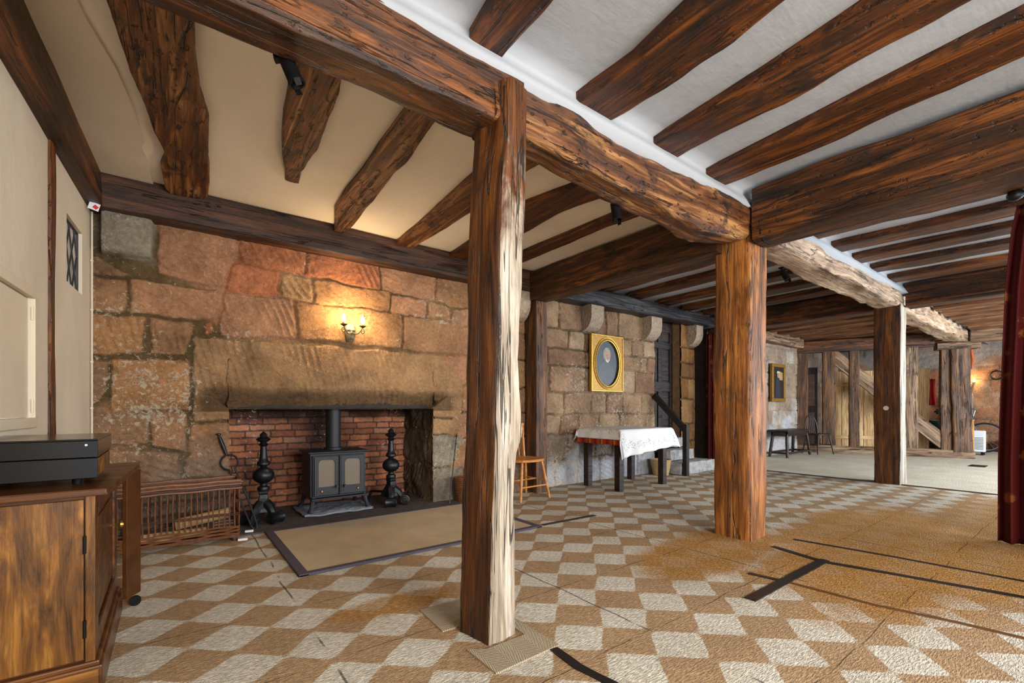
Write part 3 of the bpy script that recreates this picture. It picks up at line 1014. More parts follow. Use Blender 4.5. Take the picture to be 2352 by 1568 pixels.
def timber(name, label, A, B, mat, prof, cat='beam', group=None, n=None, amp=0.008, seed=0, rad=0.22, side=5, ydir=None, weather_daylit=None, fr=2.2):
    """prof(t in 0..1) -> (y0, y1, z0, z1): extents in the local cross-section; local X runs A to B"""
    A, B = Vector(A), Vector(B)
    X = (B - A).normalized()
    L = (B - A).length
    if ydir is None:
        ydir = Vector((0, 0, 1)).cross(X) if abs(X.z) < 0.9 else Vector((1, 0, 0))
    Y = (Vector(ydir) - X * Vector(ydir).dot(X)).normalized()
    Z = X.cross(Y)
    n = n or max(6, int(L / 0.05))
    ring = []
    for (cx, cy, a0) in ((1, 1, 0), (-1, 1, 90), (-1, -1, 180), (1, -1, 270)):
        for k in range(4):
            a = math.radians(a0 + k * 30)
            ring.append((cx * (1 - rad) + rad * math.cos(a), cy * (1 - rad) + rad * math.sin(a)))
        nx = {(1, 1): (-1, 1), (-1, 1): (-1, -1), (-1, -1): (1, -1), (1, -1): (1, 1)}[(cx, cy)]
        p0 = ring[-1]
        q0 = (nx[0] * (1 - rad) + rad * math.cos(math.radians(a0 + 90)), nx[1] * (1 - rad) + rad * math.sin(math.radians(a0 + 90)))
        for k in range(1, side):
            s = k / side
            ring.append((p0[0] + (q0[0] - p0[0]) * s, p0[1] + (q0[1] - p0[1]) * s))
    R = np.array(ring)
    nr = len(R)
    V = np.zeros((n + 1, nr, 3))
    for i in range(n + 1):
        t = i / n
        y0, y1, z0, z1 = prof(t)
        V[i, :, 0] = t * L
        V[i, :, 1] = (y0 + y1) / 2 + R[:, 0] * (y1 - y0) / 2
        V[i, :, 2] = (z0 + z1) / 2 + R[:, 1] * (z1 - z0) / 2
    P = V.reshape(-1, 3)
    sd = seed * 31 + 7
    f = fr
    n1 = fbm(P[:, 0] * f, P[:, 1] * f * 3, P[:, 2] * f * 3, sd, 4)
    n2 = fbm(P[:, 0] * f, P[:, 1] * f * 3, P[:, 2] * f * 3, sd + 200, 4)
    Rr = np.tile(R, (n + 1, 1))
    k = np.abs(Rr).max(1)
    edge = 0.5 + 1.2 * np.clip(np.abs(Rr).min(1) - 0.45, 0, 1)
    P[:, 1] += amp * n1 * edge * 1.2
    P[:, 2] += amp * n2 * edge * 1.2
    inner = [0, n]
    faces = []
    g = np.arange((n + 1) * nr).reshape(n + 1, nr)
    a, b = g[:-1], np.roll(g[:-1], -1, 1)
    c, d = np.roll(g[1:], -1, 1), g[1:]
    faces = [tuple(q) for q in np.stack([a, b, c, d], -1).reshape(-1, 4)[:, ::-1]]
    faces.append(tuple(int(v) for v in g[0]))
    faces.append(tuple(int(v) for v in g[n][::-1]))
    o = link_mesh(name, P, faces, mat, angle=50)
    o.matrix_world = Matrix(((X.x, Y.x, Z.x, A.x), (X.y, Y.y, Z.y, A.y), (X.z, Y.z, Z.z, A.z), (0, 0, 0, 1)))
    if weather_daylit is not None:
        at = o.data.attributes.new('weather_daylit', 'FLOAT', 'POINT')
        at.data.foreach_set('value', weather_daylit(P, Rr).astype(np.float32))
    return tag(o, label, cat, group)


def interp(tab):
    T = np.array(tab, float)

    def f(x):
        return [float(np.interp(x, T[:, 0], T[:, k])) for k in range(1, T.shape[1])]
    return f


# front post: silhouettes by height
e1 = interp([(0.0, 1.043, 1.074, 1.231), (0.29, 1.045, 1.080, 1.226), (0.60, 1.054, 1.086, 1.223), (0.80, 1.063, 1.100, 1.244), (0.88, 1.066, 1.106, 1.272),
             (1.01, 1.070, 1.113, 1.259), (1.21, 1.072, 1.120, 1.247), (1.38, 1.075, 1.122, 1.254), (1.56, 1.077, 1.122, 1.277), (1.76, 1.084, 1.125, 1.284),
             (1.96, 1.095, 1.134, 1.294), (2.25, 1.114, 1.172, 1.297), (2.5, 1.12, 1.18, 1.30)])


def post1():
    H = 2.44
    n = 70
    V, F, Wt = [], [], []
    rs = np.linspace(0, 1, 9)
    for i in range(n + 1):
        z = H * i / n
        xl, xc, xr = e1(z)
        yb, yf = 1.775, 1.585
        c = [(xl, yb), (xc, yf), (xr, yf + 0.02), (xr - 0.02, yb)]
        ring, wt = [], []
        for k in range(4):
            p, q = np.array(c[k]), np.array(c[(k + 1) % 4])
            for s in np.linspace(0.04, 0.96, 10):
                ring.append(p + (q - p) * s)
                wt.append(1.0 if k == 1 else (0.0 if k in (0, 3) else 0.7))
        ring = np.array(ring)
        V.append(np.c_[ring, np.full(len(ring), z)])
        Wt.append(wt)
    V = np.array(V)
    nr = V.shape[1]
    P = V.reshape(-1, 3)
    o3 = np.array([1.15, 1.68, 0])
    P -= o3
    P[:, 0] += 0.007 * fbm(P[:, 2] * 3, P[:, 1] * 18, P[:, 0] * 18, 91)
    P[:, 1] += 0.007 * fbm(P[:, 2] * 3, P[:, 1] * 18, P[:, 0] * 18, 92)
    P[P[:, 2] <= 1e-6, 2] = 0
    g = np.arange((n + 1) * nr).reshape(n + 1, nr)
    a, b = g[:-1], np.roll(g[:-1], -1, 1)
    c, d = np.roll(g[1:], -1, 1), g[1:]
    F = [tuple(q) for q in np.stack([a, b, c, d], -1).reshape(-1, 4)]
    F.append(tuple(int(v) for v in g[0][::-1]))
    F.append(tuple(int(v) for v in g[n]))
    # store the mesh with its length along local X so that the grain runs up the post
    Q = np.c_[P[:, 2], P[:, 0], P[:, 1]]
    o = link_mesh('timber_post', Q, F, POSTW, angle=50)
    o.matrix_world = Matrix(((0, 1, 0, o3[0]), (0, 0, 1, o3[1]), (1, 0, 0, 0), (0, 0, 0, 1)))
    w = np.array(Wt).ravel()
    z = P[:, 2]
    w = w * np.interp(z, [0, 0.5, 1.0, 1.5, 2.0, 2.44], [1.0, 1.0, 0.95, 0.68, 0.42, 0.25])  # pale face: bleached wood plus window light put into the colour
    at = o.data.attributes.new('weather_daylit', 'FLOAT', 'POINT')
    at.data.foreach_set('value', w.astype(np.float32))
    tag(o, 'nearest timber post, crooked, one face dark brown and the next bleached pale', 'post')


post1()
cst = lambda y0, y1, z0, z1: (lambda t: (y0, y1, z0, z1))
timber('timber_post', 'thick square brown oak post standing at the joint of the two big ceiling beams', (3.6, 1.79, 0), (3.6, 1.79, 2.36), POST, cst(-.13, .14, -.145, .145), 'post', seed=3, amp=.010, rad=.16)
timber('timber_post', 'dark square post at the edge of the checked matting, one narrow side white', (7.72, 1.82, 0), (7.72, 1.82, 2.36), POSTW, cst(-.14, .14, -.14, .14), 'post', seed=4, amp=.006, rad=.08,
       weather_daylit=lambda P, R: np.where(R[:, 1] < -0.93, 1.0, 0.0))  # daylight on the window-side face, painted in as a pale tone
timber('timber_post', 'dark oak wall post behind the wooden chair, against the stone wall', (3.52, 4.185, 0), (3.52, 4.185, 2.26), POSTD, cst(-.085, .085, -.10, .10), 'post', seed=5, amp=.006, rad=.1)

# main beam, three lengths
tb1 = interp([(0, 2.53), (0.5, 2.53), (0.8, 2.50), (1, 2.50)])
timber('ceiling_beam', 'huge dark main ceiling beam running over the nearest crooked post', (-1.2, 1.72, 0), (1.30, 1.72, 0), BEAM,
       lambda t: (-.085, .10, 2.265, tb1(t)[0]), 'beam', seed=11, amp=.012, rad=.14, n=70, side=8)
tb2 = interp([(0, 2.49, 2.27), (0.14, 2.49, 2.265), (0.2, 2.53, 2.25), (0.27, 2.48, 2.245), (0.45, 2.48, 2.23), (0.7, 2.50, 2.20), (0.9, 2.54, 2.24), (1, 2.55, 2.30)])
timber('ceiling_beam', 'waney orange brown main beam ending on the thick square post', (1.14, 1.735, 0), (3.58, 1.74, 0), KNOTTY,
       lambda t: (-.10, .11, tb2(t)[1], tb2(t)[0]), 'beam', seed=12, amp=.022, rad=.3, n=80, side=8, fr=2.6)
tb3 = interp([(0, 2.58), (0.2, 2.56), (0.4, 2.50), (0.6, 2.44), (0.8, 2.40), (1, 2.36)])
timber('ceiling_beam', 'greyish gnarled main beam between the thick square post and the white-edged post', (3.62, 1.80, 0), (7.72, 1.80, 0), PALEB,
       lambda t: (-.13, .14, 2.335, max(tb3(t)[0], 2.52)), 'beam', seed=13, amp=.022, rad=.25, n=90, side=8, fr=2.4)
timber('ceiling_beam', 'pale main beam leading from the white-edged post to the timber screen', (7.74, 1.86, 0), (13.0, 1.93, 0), PALEB,
       cst(-.13, .15, 2.335, 2.6), 'beam', seed=14, amp=.02, rad=.25, n=60)
timber('ceiling_beam', 'short pale beam end beyond the timber screen', (13.02, 1.93, 0), (14.4, 1.93, 0), PALEB, cst(-.13, .15, 2.335, 2.6), 'beam', seed=15, amp=.012, n=20)

# cross beams
timber('ceiling_beam', 'deep brown cross beam from the thick square post to the stone wall', (3.5, 1.86, 0), (3.5, 4.32, 0), BEAM, lambda t: (-.13, .11, 2.21 + .06 * t, 2.60), 'beam', seed=16, amp=.007, rad=.08)
timber('ceiling_beam', 'deep dark cross beam running towards the window side from the thick square post', (3.57, 1.62, 0), (3.57, -2.6, 0), BEAM, lambda t: (-.13, .13, 2.235, 2.62), 'beam', seed=17, amp=.010, rad=.08)
timber('ceiling_beam', 'brown cross beam over the curtain rail at the white-edged post', (7.85, 1.66, 0), (7.85, -2.0, 0), BEAM, cst(-.14, .14, 2.33, 2.64), 'beam', seed=18, amp=.006, n=30)
timber('ceiling_beam', 'dark cross beam from the white-edged post to the far stone wall', (7.85, 1.95, 0), (7.85, 4.4, 0), BEAM, cst(-.14, .14, 2.33, 2.64), 'beam', seed=19, amp=.006, n=30)
timber('ceiling_beam', 'grey cross beam over the timber screen, window side', (13.0, 1.75, 0), (13.0, -1.6, 0), GREYW, cst(-.14, .14, 2.33, 2.64), 'beam', seed=20, amp=.006, n=20)
# wall plates
timber('wall_plate', 'long dark wall plate beam above the fireplace stonework', (-0.47, 4.24, 0), (3.45, 4.24, 0), PLATE, lambda t: (-.09, .12, 2.375, 2.64), 'beam', seed=21, amp=.006, rad=.1)
timber('wall_plate', 'blackened round-edged wall beam carried on stone corbels above the oval portrait', (3.6, 4.22, 0), (7.5, 4.22, 0), BLACKW, lambda t: (-.11, .12, 2.37, 2.58 - .03 * t), 'beam', seed=22, amp=.02, rad=.35, n=70)
timber('wall_plate', 'grey wall beam above the small gilt-framed standing portrait', (7.95, 4.33, 0), (11.42, 4.33, 0), GREYW, cst(-.10, .12, 2.36, 2.62), 'beam', seed=23, amp=.012, n=40)
a, b = LW(-1.0, 0, .03), LW(4.30, 0, .03)
timber('wall_plate', 'brown wall plate beam along the top of the plastered wall', a, b, BEAM, cst(-.05, .05, 2.37, 2.64), 'beam', seed=24, amp=.005, rad=.1)
a = LW(3.33, 0, .0)
timber('wall_stud', 'slim brown upright stud in the plastered wall', (a.x, a.y, 0), (a.x, a.y, 2.40), BEAM, lambda t: (-.03, .012 + .004 * math.sin(t * 9), -.055, .055), 'post', seed=25, amp=.005)


# joists: tables of (y, x0, x1) with underside and top
def joist(tab, zb, zt, mat, label, group, seed, amp=.01, n=None, rad=.18, taper=None):
    tab = sorted(tab)
    Y0, Y1 = tab[0][0], tab[-1][0]
    f = interp(tab)

    def prof(t):
        x0, x1 = f(Y0 + (Y1 - Y0) * t)
        z = zb(t) if callable(zb) else zb
        return (-x1, -x0, z, zt)
    return timber('ceiling_joist', label, (0, Y0, 0), (0, Y1, 0), mat, prof, 'joist', group, n, amp, seed, rad)


def pj(tab, *a, **k):
    # local origin on the joist itself, so that the grain is not mirrored
    return joist(tab, *a, **k)


GL = 'joists over the fireplace bay'
pj([(1.80, -.22, .17), (1.98, -.20, .12), (2.15, -.185, .07), (2.45, -.181, .09), (2.75, -.15, .115), (3.0, -.105, .175), (3.2, -.075, .187), (3.45, -.035, .20), (3.6, -.018, .215), (3.75, -.045, .222), (3.9, -.035, .23), (4.08, -.02, .234), (4.2, .03, .20)],
   2.565, 2.66, KNOTTY, 'broad S-curved dark ceiling timber nearest the plastered wall', GL, 31, .012, 60)
pj([(1.80, .47, .62), (2.2, .468, .645), (2.45, .47, .68), (2.7, .49, .705), (2.95, .525, .722), (3.1, .55, .715), (3.28, .595, .712), (3.42, .63, .722), (3.53, .652, .733)],
   lambda t: 2.565 + .04 * max(0, t - .8) / .2, 2.66, KNOTTY, 'joist over the stove that tapers to a point before reaching the wall', GL, 32, .012, 50)
pj([(1.80, 1.01, 1.15), (2.2, 1.012, 1.19), (2.6, 1.018, 1.21), (3.0, 1.03, 1.22), (3.45, 1.035, 1.25), (3.75, 1.055, 1.255), (3.95, 1.11, 1.26), (4.1, 1.15, 1.25), (4.22, 1.17, 1.23)],
   2.565, 2.66, KNOTTY, 'gnarled joist with a pointed end directly above the lit wall sconce', GL, 33, .012, 50)
pj([(1.80, 1.62, 1.9), (2.6, 1.65, 1.90), (3.15, 1.69, 1.95), (3.7, 1.72, 1.93), (4.23, 1.735, 1.885)], 2.57, 2.66, KNOTTY, 'joist seen just past the dark side of the nearest post', GL, 34, .012, 45)
pj([(1.80, 2.33, 2.6), (2.25, 2.32, 2.58), (2.75, 2.20, 2.52), (3.1, 2.24, 2.54), (3.6, 2.28, 2.53), (4.23, 2.33, 2.51)], 2.565, 2.66, JOIST, 'wide wavy joist beside the small black spotlight', GL, 35, .012, 45)
pj([(1.80, 2.93, 3.08), (2.2, 2.926, 3.07), (3.0, 2.90, 3.05), (3.8, 2.89, 3.055), (4.23, 2.89, 3.04)], 2.57, 2.66, JOIST, 'narrow joist next to the deep cross beam, fireplace bay', GL, 36, .008, 45)

GR = 'joists over the near window-side bay'
pj([(1.70, 1.048, 1.225), (1.45, 1.018, 1.22), (1.0, .99, 1.20), (.2, .95, 1.17), (-2.6, .82, 1.05)], 2.60, 2.72, JOIST, 'short-looking joist end nearest above the camera, window-side bay', GR, 41, .010)
pj([(1.70, 1.70, 1.96), (1.35, 1.715, 1.965), (1.0, 1.665, 1.945), (.78, 1.66, 1.93), (.2, 1.61, 1.89), (-2.6, 1.5, 1.78)], 2.60, 2.72, JOIST, 'wavy-sided joist at the widest white gap, window-side bay', GR, 42, .012)
pj([(1.70, 2.365, 2.61), (1.0, 2.29, 2.58), (.5, 2.22, 2.55), (.3, 2.19, 2.54), (-2.6, 1.95, 2.30)], 2.60, 2.72, JOIST, 'joist in the window-side bay, next but one to the dark cross beam', GR, 43, .010)
pj([(1.70, 2.952, 3.205), (1.0, 2.88, 3.18), (.25, 2.80, 3.14), (-2.6, 2.5, 2.86)], 2.60, 2.72, JOIST, 'joist lying next to the deep dark cross beam, window-side bay', GR, 44, .010)

ORD = ['first', 'second', 'third', 'fourth', 'fifth', 'sixth', 'seventh', 'eighth', 'ninth', 'tenth']
GW = 'joists beyond the thick post, window side'
GT = 'joists above the table'
for i, (x0, x1) in enumerate(((4.62, 4.86), (5.24, 5.50), (5.83, 6.08), (6.42, 6.65), (7.08, 7.38))):
    pj([(1.74, x0, x1), (.5, x0 + .1, x1 + .12), (-2.4, x0 + .1, x1 + .12)], 2.59, 2.72, JOIST, 'dark joist beyond the thick post on the window side, %s from cross beam' % ORD[i], GW, 50 + i, .007, 30)
for i, (x0, x1) in enumerate(((4.60, 4.84), (5.22, 5.46), (5.92, 6.16), (6.54, 6.78), (7.16, 7.40))):
    pj([(1.93, x0 - .05, x1 - .05), (4.2, x0 + .05, x1 + .05)], 2.59, 2.72, JOIST, 'joist running to the blackened wall beam, %s from the deep cross beam' % ORD[i], GT, 60 + i, .007, 30)
GF1, GF2 = 'far joists, window side', 'far joists, stone wall side'
for i in range(8):
    x = 8.42 + i * .56
    pj([(1.72, x, x + .27), (-1.6, x, x + .27)], 2.54, 2.70, FARJ, 'far rough joist past the curtain rail on the window side, %s from the post' % ORD[i], GF1, 70 + i, .006, 16)
    pj([(2.02, x, x + .27), (4.4, x, x + .27)], 2.54, 2.70, FARJ, 'far reddish joist towards the gilt standing portrait wall, %s from the post' % ORD[i], GF2, 80 + i, .006, 16)
for i in range(4):
    x = 13.35 + i * .5
    pj([(-1.6, x, x + .26), (4.9, x, x + .26)], 2.56, 2.70, FARJ, 'furthest joist in the room behind the timber screen, %s from the screen' % ORD[i], 'joists behind the timber screen', 90 + i, .006, 20)

# ------------------------------------------------------------------ corbels
def corbel(x0, x1, label, ztop=2.37, zbot=2.03, dep=.19):
    y = YW + .02
    pr = [(0, y, ztop), (0, y - dep, ztop), (0, y - dep, ztop - .14)]
    for k in range(1, 9):
        a = PI / 2 * k / 8
        pr.append((0, y - dep + dep * (1 - math.cos(a)), ztop - .14 - (ztop - .14 - zbot) * math.sin(a)))
    m = MB().prism(pr, (x0, 0, 0), (x1, 0, 0))
    o = m.build('stone_corbel', plain('corbel_stone_%d' % int(x0 * 100), S(150, 132, 112), 0.9, 0, .25, 30, .02), angle=30, bevel=.006)
    tag(o, label, 'corbel', 'stone corbels under the blackened beam')


corbel(4.43, 4.68, 'quarter-round stone corbel above the oval portrait')
corbel(5.72, 5.98, 'quarter-round stone corbel beside the head of the panelled door')
corbel(3.20, 3.40, 'stone corbel half hidden behind the nearest post')
corbel(6.92, 7.12, 'stone corbel on the pillar between the panelled door and the red curtain')

# ------------------------------------------------------------------ panelled door, steps, hand rail
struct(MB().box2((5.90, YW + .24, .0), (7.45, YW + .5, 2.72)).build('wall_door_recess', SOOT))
struct(MB().box2((6.0, YW + .01, 0), (6.035, YW + .5, 2.72)).build('trim_door_jamb', plain('jamb_stone', S(130, 100, 74), .9, 0, .25, 12, .02)))
struct(MB().box2((6.745, YW + .03, 0), (6.78, YW + .26, 2.72)).build('trim_pillar_return', plain('return_stone', S(120, 90, 62), .9, 0, .25, 12, .02)))
t = thing('panelled_door', 'dark panelled wooden door at the top of the stone steps', 'door', (6.385, YW + .15, .55))
m = MB()
W, H = .70, 1.80
m.box2((-W / 2, .02, 0), (W / 2, .05, H))
xs = [-W / 2, -W / 2 + .08, -.045, .045, W / 2 - .08, W / 2]
for a_, b_ in ((0, 1), (2, 3), (4, 5)):
    m.box2((xs[a_], -.005, 0), (xs[b_], .03, H))
for z0, z1 in ((0, .13), (.72, .88), (1.42, 1.52), (H - .1, H)):
    m.box2((xs[0], -.0045, z0), (xs[5], .03, z1))
m.build('leaf', DOORW, t, smooth=False, bevel=.004)
for (xa, xb) in ((xs[1], xs[2]), (xs[3], xs[4])):
    for z0, z1 in ((.13, .72), (.88, 1.42), (1.52, H - .1)):
        MB().box2((xa + .02, .004, z0 + .02), (xb - .02, .03, z1 - .02)).build('panel', DOORW, t, smooth=False, bevel=.008)
MB().tube([(-.30, -.005, .80), (-.30, -.05, .80), (-.22, -.055, .805), (-.20, -.05, .80)], .008, 8).build('handle', IRON, t)
MB().lathe([(.03, 0), (.03, .01), (.015, .012)], (-.30, -.005, .80), 14, Matrix.Rotation(PI / 2, 3, 'X')).build('handle_rose', IRON, t)
struct(MB().box2((6.03, YW + .16, 2.33), (6.75, YW + .26, 2.72)).build('trim_door_head', DOORW))

STEPM = stone_mat = None


def stone_block(name, x0, x1, y0, y1, z0, z1, label, c, seed, group=None, cat='step'):
    nx, ny, nz = max(3, int((x1 - x0) / .04)), max(3, int((y1 - y0) / .04)), max(3, int((z1 - z0) / .04))
    V, F, ix = [], [], {}

    def vid(i, j, k):
        if (i, j, k) not in ix:
            ix[(i, j, k)] = len(V)
            V.append((x0 + (x1 - x0) * i / nx, y0 + (y1 - y0) * j / ny, z0 + (z1 - z0) * k / nz))
        return ix[(i, j, k)]
    for i in range(nx):
        for j in range(ny):
            F.append((vid(i, j, nz), vid(i + 1, j, nz), vid(i + 1, j + 1, nz), vid(i, j + 1, nz)))
            F.append((vid(i, j + 1, 0), vid(i + 1, j + 1, 0), vid(i + 1, j, 0), vid(i, j, 0)))
    for i in range(nx):
        for k in range(nz):
            F.append((vid(i, 0, k), vid(i + 1, 0, k), vid(i + 1, 0, k + 1), vid(i, 0, k + 1)))
            F.append((vid(i + 1, ny, k), vid(i, ny, k), vid(i, ny, k + 1), vid(i + 1, ny, k + 1)))
    for j in range(ny):
        for k in range(nz):
            F.append((vid(0, j + 1, k), vid(0, j, k), vid(0, j, k + 1), vid(0, j + 1, k + 1)))
            F.append((vid(nx, j, k), vid(nx, j + 1, k), vid(nx, j + 1, k + 1), vid(nx, j, k + 1)))
    P = np.array(V, float)
    c3 = np.array([(x0 + x1) / 2, (y0 + y1) / 2, (z0 + z1) / 2])
    hd = np.array([(x1 - x0) / 2, (y1 - y0) / 2, (z1 - z0) / 2])
    q = (P - c3) / hd
    corner = (np.abs(q) > .99).sum(1)
    P -= np.sign(q) * (corner > 1)[:, None] * .008
    for d_ in range(3):
        P[:, d_] += .009 * fbm(P[:, 0] * 9, P[:, 1] * 9, P[:, 2] * 9, seed + d_ * 40)
    P[:, 2] = np.maximum(P[:, 2], z0)
    o = link_mesh(name, P, F, c, angle=45)
    return tag(o, label, cat, group)


STEPM = plain('step_stone', S(156, 152, 150), .9, 0, .35, 14, .02)
stone_block('stone_step', 6.05, 7.0, 3.87, 4.27, 0, .185, 'lowest pale stone step below the panelled door', STEPM, 5, 'stone steps')
stone_block('stone_step', 6.05, 6.70, 4.05, 4.27, .20, .365, 'middle pale stone step below the panelled door', STEPM, 6, 'stone steps')
stone_block('stone_step', 6.06, 6.71, 4.20, 4.54, .38, .53, 'top stone step at the foot of the panelled door', STEPM, 7, 'stone steps')
t = thing('hand_rail', 'black wooden hand rail sloping from the stone wall to a short post by the steps', 'hand rail', (6.1, 3.825, 0))
MB().box2((-.035, -.035, 0), (.035, .035, .76)).build('newel_post', BLACKP, t, smooth=False, bevel=.004)
p, q = Vector((-.12, .455, 1.19)), Vector((0, .02, .69))
d = (q - p)
m = MB()
zx = d.normalized()
yx = Vector((1, 0, 0)).cross(zx).normalized()
xx = yx.cross(zx)
m.box((p + q) / 2, (.05, .09, d.length + .04), m=Matrix((xx, yx, zx)).transposed())
m.build('rail', BLACKP, t, smooth=False, bevel=.005)

# ------------------------------------------------------------------ cabinet and record player
CX0, CX1, CY0, CY1, CZ = -.52, -.205, 2.14, 2.96, .70
t = thing('oak_cabinet', 'low carved-grain oak cabinet with small doors, beside the log basket', 'cabinet', (CX1, CY0, 0))
L_ = lambda x, y, z: (x - CX1, y - CY0, z)
MB().box2(L_(CX0, CY0 + .012, .12), L_(CX1 - .012, CY1, CZ)).build('body', CABD, t, smooth=False, bevel=.002)
m = MB().box2(L_(CX0, CY0 - .02, 0), L_(CX1 + .02, CY1 + .01, .11)).box2(L_(CX0, CY0 - .012, .105), L_(CX1 + .012, CY1, .125))
m.build('plinth', CABD, t, smooth=False, bevel=.006)
m = MB().prism([L_(CX0, CY0 - .03, 0), L_(CX1 + .033, CY0 - .03, 0), L_(CX1 + .085, CY1 + .05, 0), L_(CX0, CY1 + .05, 0)], (0, 0, CZ), (0, 0, CZ + .024))
m.build('top', CABD, t, smooth=False, bevel=.006)
# the end door: grain runs upright
m = MB().box((0, 0, 0), (.55, .28, .016))
d_ = m.build('door', CAB, t, (L_(CX1 - .03 - .14, CY0 + .002, .41)), smooth=False, bevel=.002)
d_.rotation_euler = (PI / 2, -PI / 2, 0)
for z in (.53, .24):
    h_ = MB().tube([(0, 0, -.03), (0, 0, .03)], .005, 8).build('hinge', BLACKPL, t, L_(CX1 - .027, CY0 - .008, z))
m = MB().box((0, 0, 0), (CZ - .125, .026, .018))
m.build('corner_stile', CAB, t, L_(CX1 - .013, CY0 + .003, (CZ + .125) / 2), rot=(PI / 2, -PI / 2, 0), smooth=False, bevel=.002)
m = MB().box2(L_(CX0, CY0 - .026, .012), L_(CX1 + .01, CY0 - .018, .10))
dr = m.build('drawer', CAB, t, smooth=False, bevel=.002)
MB().lathe([(.004, 0), (.013, .012), (.016, .022), (.008, .03)], L_(CX1 - .09, CY0 - .026, .05), 14, Matrix.Rotation(PI / 2, 3, 'X')).build('drawer_knob', BLACKPL, t)
m = MB()
for (ya, yb, za, zb) in ((CY0, CY0 + .09, .125, CZ), (CY1 - .12, CY1, .125, CZ), (CY0 + .09, CY1 - .12, .125, .20), (CY0 + .09, CY1 - .12, CZ - .08, CZ)):
    m.box2(L_(CX1 - .012, ya, za), L_(CX1, yb, zb))
m.build('side_frame', CABD, t, smooth=False, bevel=.004)
MB().box2(L_(CX1 - .012, CY0 + .12, .23), L_(CX1 - .006, CY1 - .15, CZ - .11)).build('side_panel', CABD, t, smooth=False, bevel=.004)
m = MB().box((0, 0, .345), (.022, .105, .63), math.radians(-28))
lf = m.build('door', plain('stained_oak', S(74, 42, 18), .3, 0, .25, 14), t, L_(-.150, 2.975, .03), smooth=False, bevel=.003)
lf['label'] = 'narrow leaf standing ajar at the far end'
k_ = MB().lathe([(.006, 0), (.008, .01), (.016, .02), (.017, .03), (.009, .04), (.003, .042)], (-.01, -.03, .40), 16, Matrix.Rotation(-PI / 2, 3, 'Y'))
k_.build('door_knob', BRASS, lf)
MB().lathe([(.024, -.009), (.024, .009)], (.012, .02, -.006), 20, Matrix.Rotation(PI / 2, 3, 'X')).build('castor', BLACKPL, lf)

t = thing('record_player', 'record player with a smoked lid and wooden sides on the oak cabinet', 'record player', (-.21, 2.2, CZ + .024))
Q = lambda x, y, z: (x + .21, y - 2.2, z)
m = MB().box2(Q(-.62, 2.215, .026), Q(-.21, 2.68, .090))
m.build('plinth', CAB, t, smooth=False, bevel=.003)
MB().box2(Q(-.62, 2.20, .026), Q(-.205, 2.214, .098)).build('front_panel', LID, t, smooth=False, bevel=.002)
m = MB()
m.box2(Q(-.62, 2.20, .160), Q(-.205, 2.69, .166)).box2(Q(-.62, 2.20, .100), Q(-.205, 2.206, .160)).box2(Q(-.211, 2.206, .100), Q(-.205, 2.69, .160)).box2(Q(-.62, 2.684, .09), Q(-.211, 2.69, .160))
m.build('lid', LID, t, smooth=False, bevel=.002)
MB().lathe([(.004, 0), (.004, .003)], Q(-.235, 2.199, .145), 12, Matrix.Rotation(PI / 2, 3, 'X')).build('lid_badge', STEEL, t)
for x, y in ((-.27, 2.30), (-.27, 2.60), (-.5, 2.30), (-.5, 2.60)):
    MB().lathe([(.014, 0), (.016, .027)], Q(x, y, 0), 14).build('foot', BLACKPL, t)

# ------------------------------------------------------------------ conduit, card
m = MB().tube([LW(4.27, .75, .012), LW(4.27, 2.36, 0.012)], .006, 8)
for z in (1.0, 1.32, 1.68, 2.02):
    m.box(LW(4.27, z, .012), (.016, .018, .010))
tag(m.build('cable_conduit', PAINTC), 'cream cable conduit clipped upright in the corner of the plastered and stone walls', 'conduit')
pts = [LW(y, 2.645 + .004 * math.sin(y * 7), .085) for y in np.linspace(-.6, 4.1, 30)]
tag(MB().tube(pts, .006, 8).build('ceiling_cable', PAINTC), 'cream cable running along the top edge of the plastered wall beam', 'cable')
m = MB().box((0, 0, 0), (.055, .004, .05), m=Matrix.Rotation(.25, 3, 'Y'))
m.cur = 1
m.box((.008, -.003, -.005), (.024, .002, .024), m=Matrix.Rotation(.7, 3, 'Y'))
tag(m.build('printed_card', [WHITEPL, REDPL], loc=(-.40, 4.10, 2.345), smooth=False), 'small white and red printed card tucked under the corner of the wall plate', 'card')

# ------------------------------------------------------------------ spotlights
def spot(loc, yaw, tilt, label):
    t = thing('spotlight', label, 'spotlight', loc, yaw, 'black spotlights on the main beam')
    MB().box2((-.02, -.02, -.012), (.02, .02, .0)).tube([(0, 0, -.01), (0, 0, -.035)], .006, 8).build('bracket', BLACKPL, t, smooth=False)
    R = Matrix.Rotation(tilt, 3, 'X')
    MB().lathe([(.016, 0), (.026, -.01), (.028, -.105), (.031, -.11), (.031, -.12), (.024, -.121), (.022, -.10)], (0, 0, -.03), 20, R).build('can', BLACKPL, t)
    for s_ in (-1, 1):
        MB().box(R @ Vector((s_ * .033, 0, -.128)) + Vector((0, 0, -.03)), (.002, .022, .024), m=R @ Matrix.Rotation(s_ * .4, 3, 'Y')).build('barn_door', BLACKPL, t, smooth=False)
    MB().box(R @ Vector((0, -.03, -.02)) + Vector((0, 0, -.03)), (.03, .02, .02), m=R).build('transformer', BLACKPL, t, smooth=False, bevel=.002)
    return t


spot((.335, 1.85, 2.345), math.radians(-105), math.radians(24), 'black spotlight under the main beam next to the broad curved timber')
spot((2.19, 1.86, 2.30), math.radians(20), math.radians(-10), 'black spotlight under the main beam between the nearest and the thick post')
spot((4.80, 1.975, 2.38), 0, math.radians(-30), 'distant black spotlight under the gnarled greyish beam')

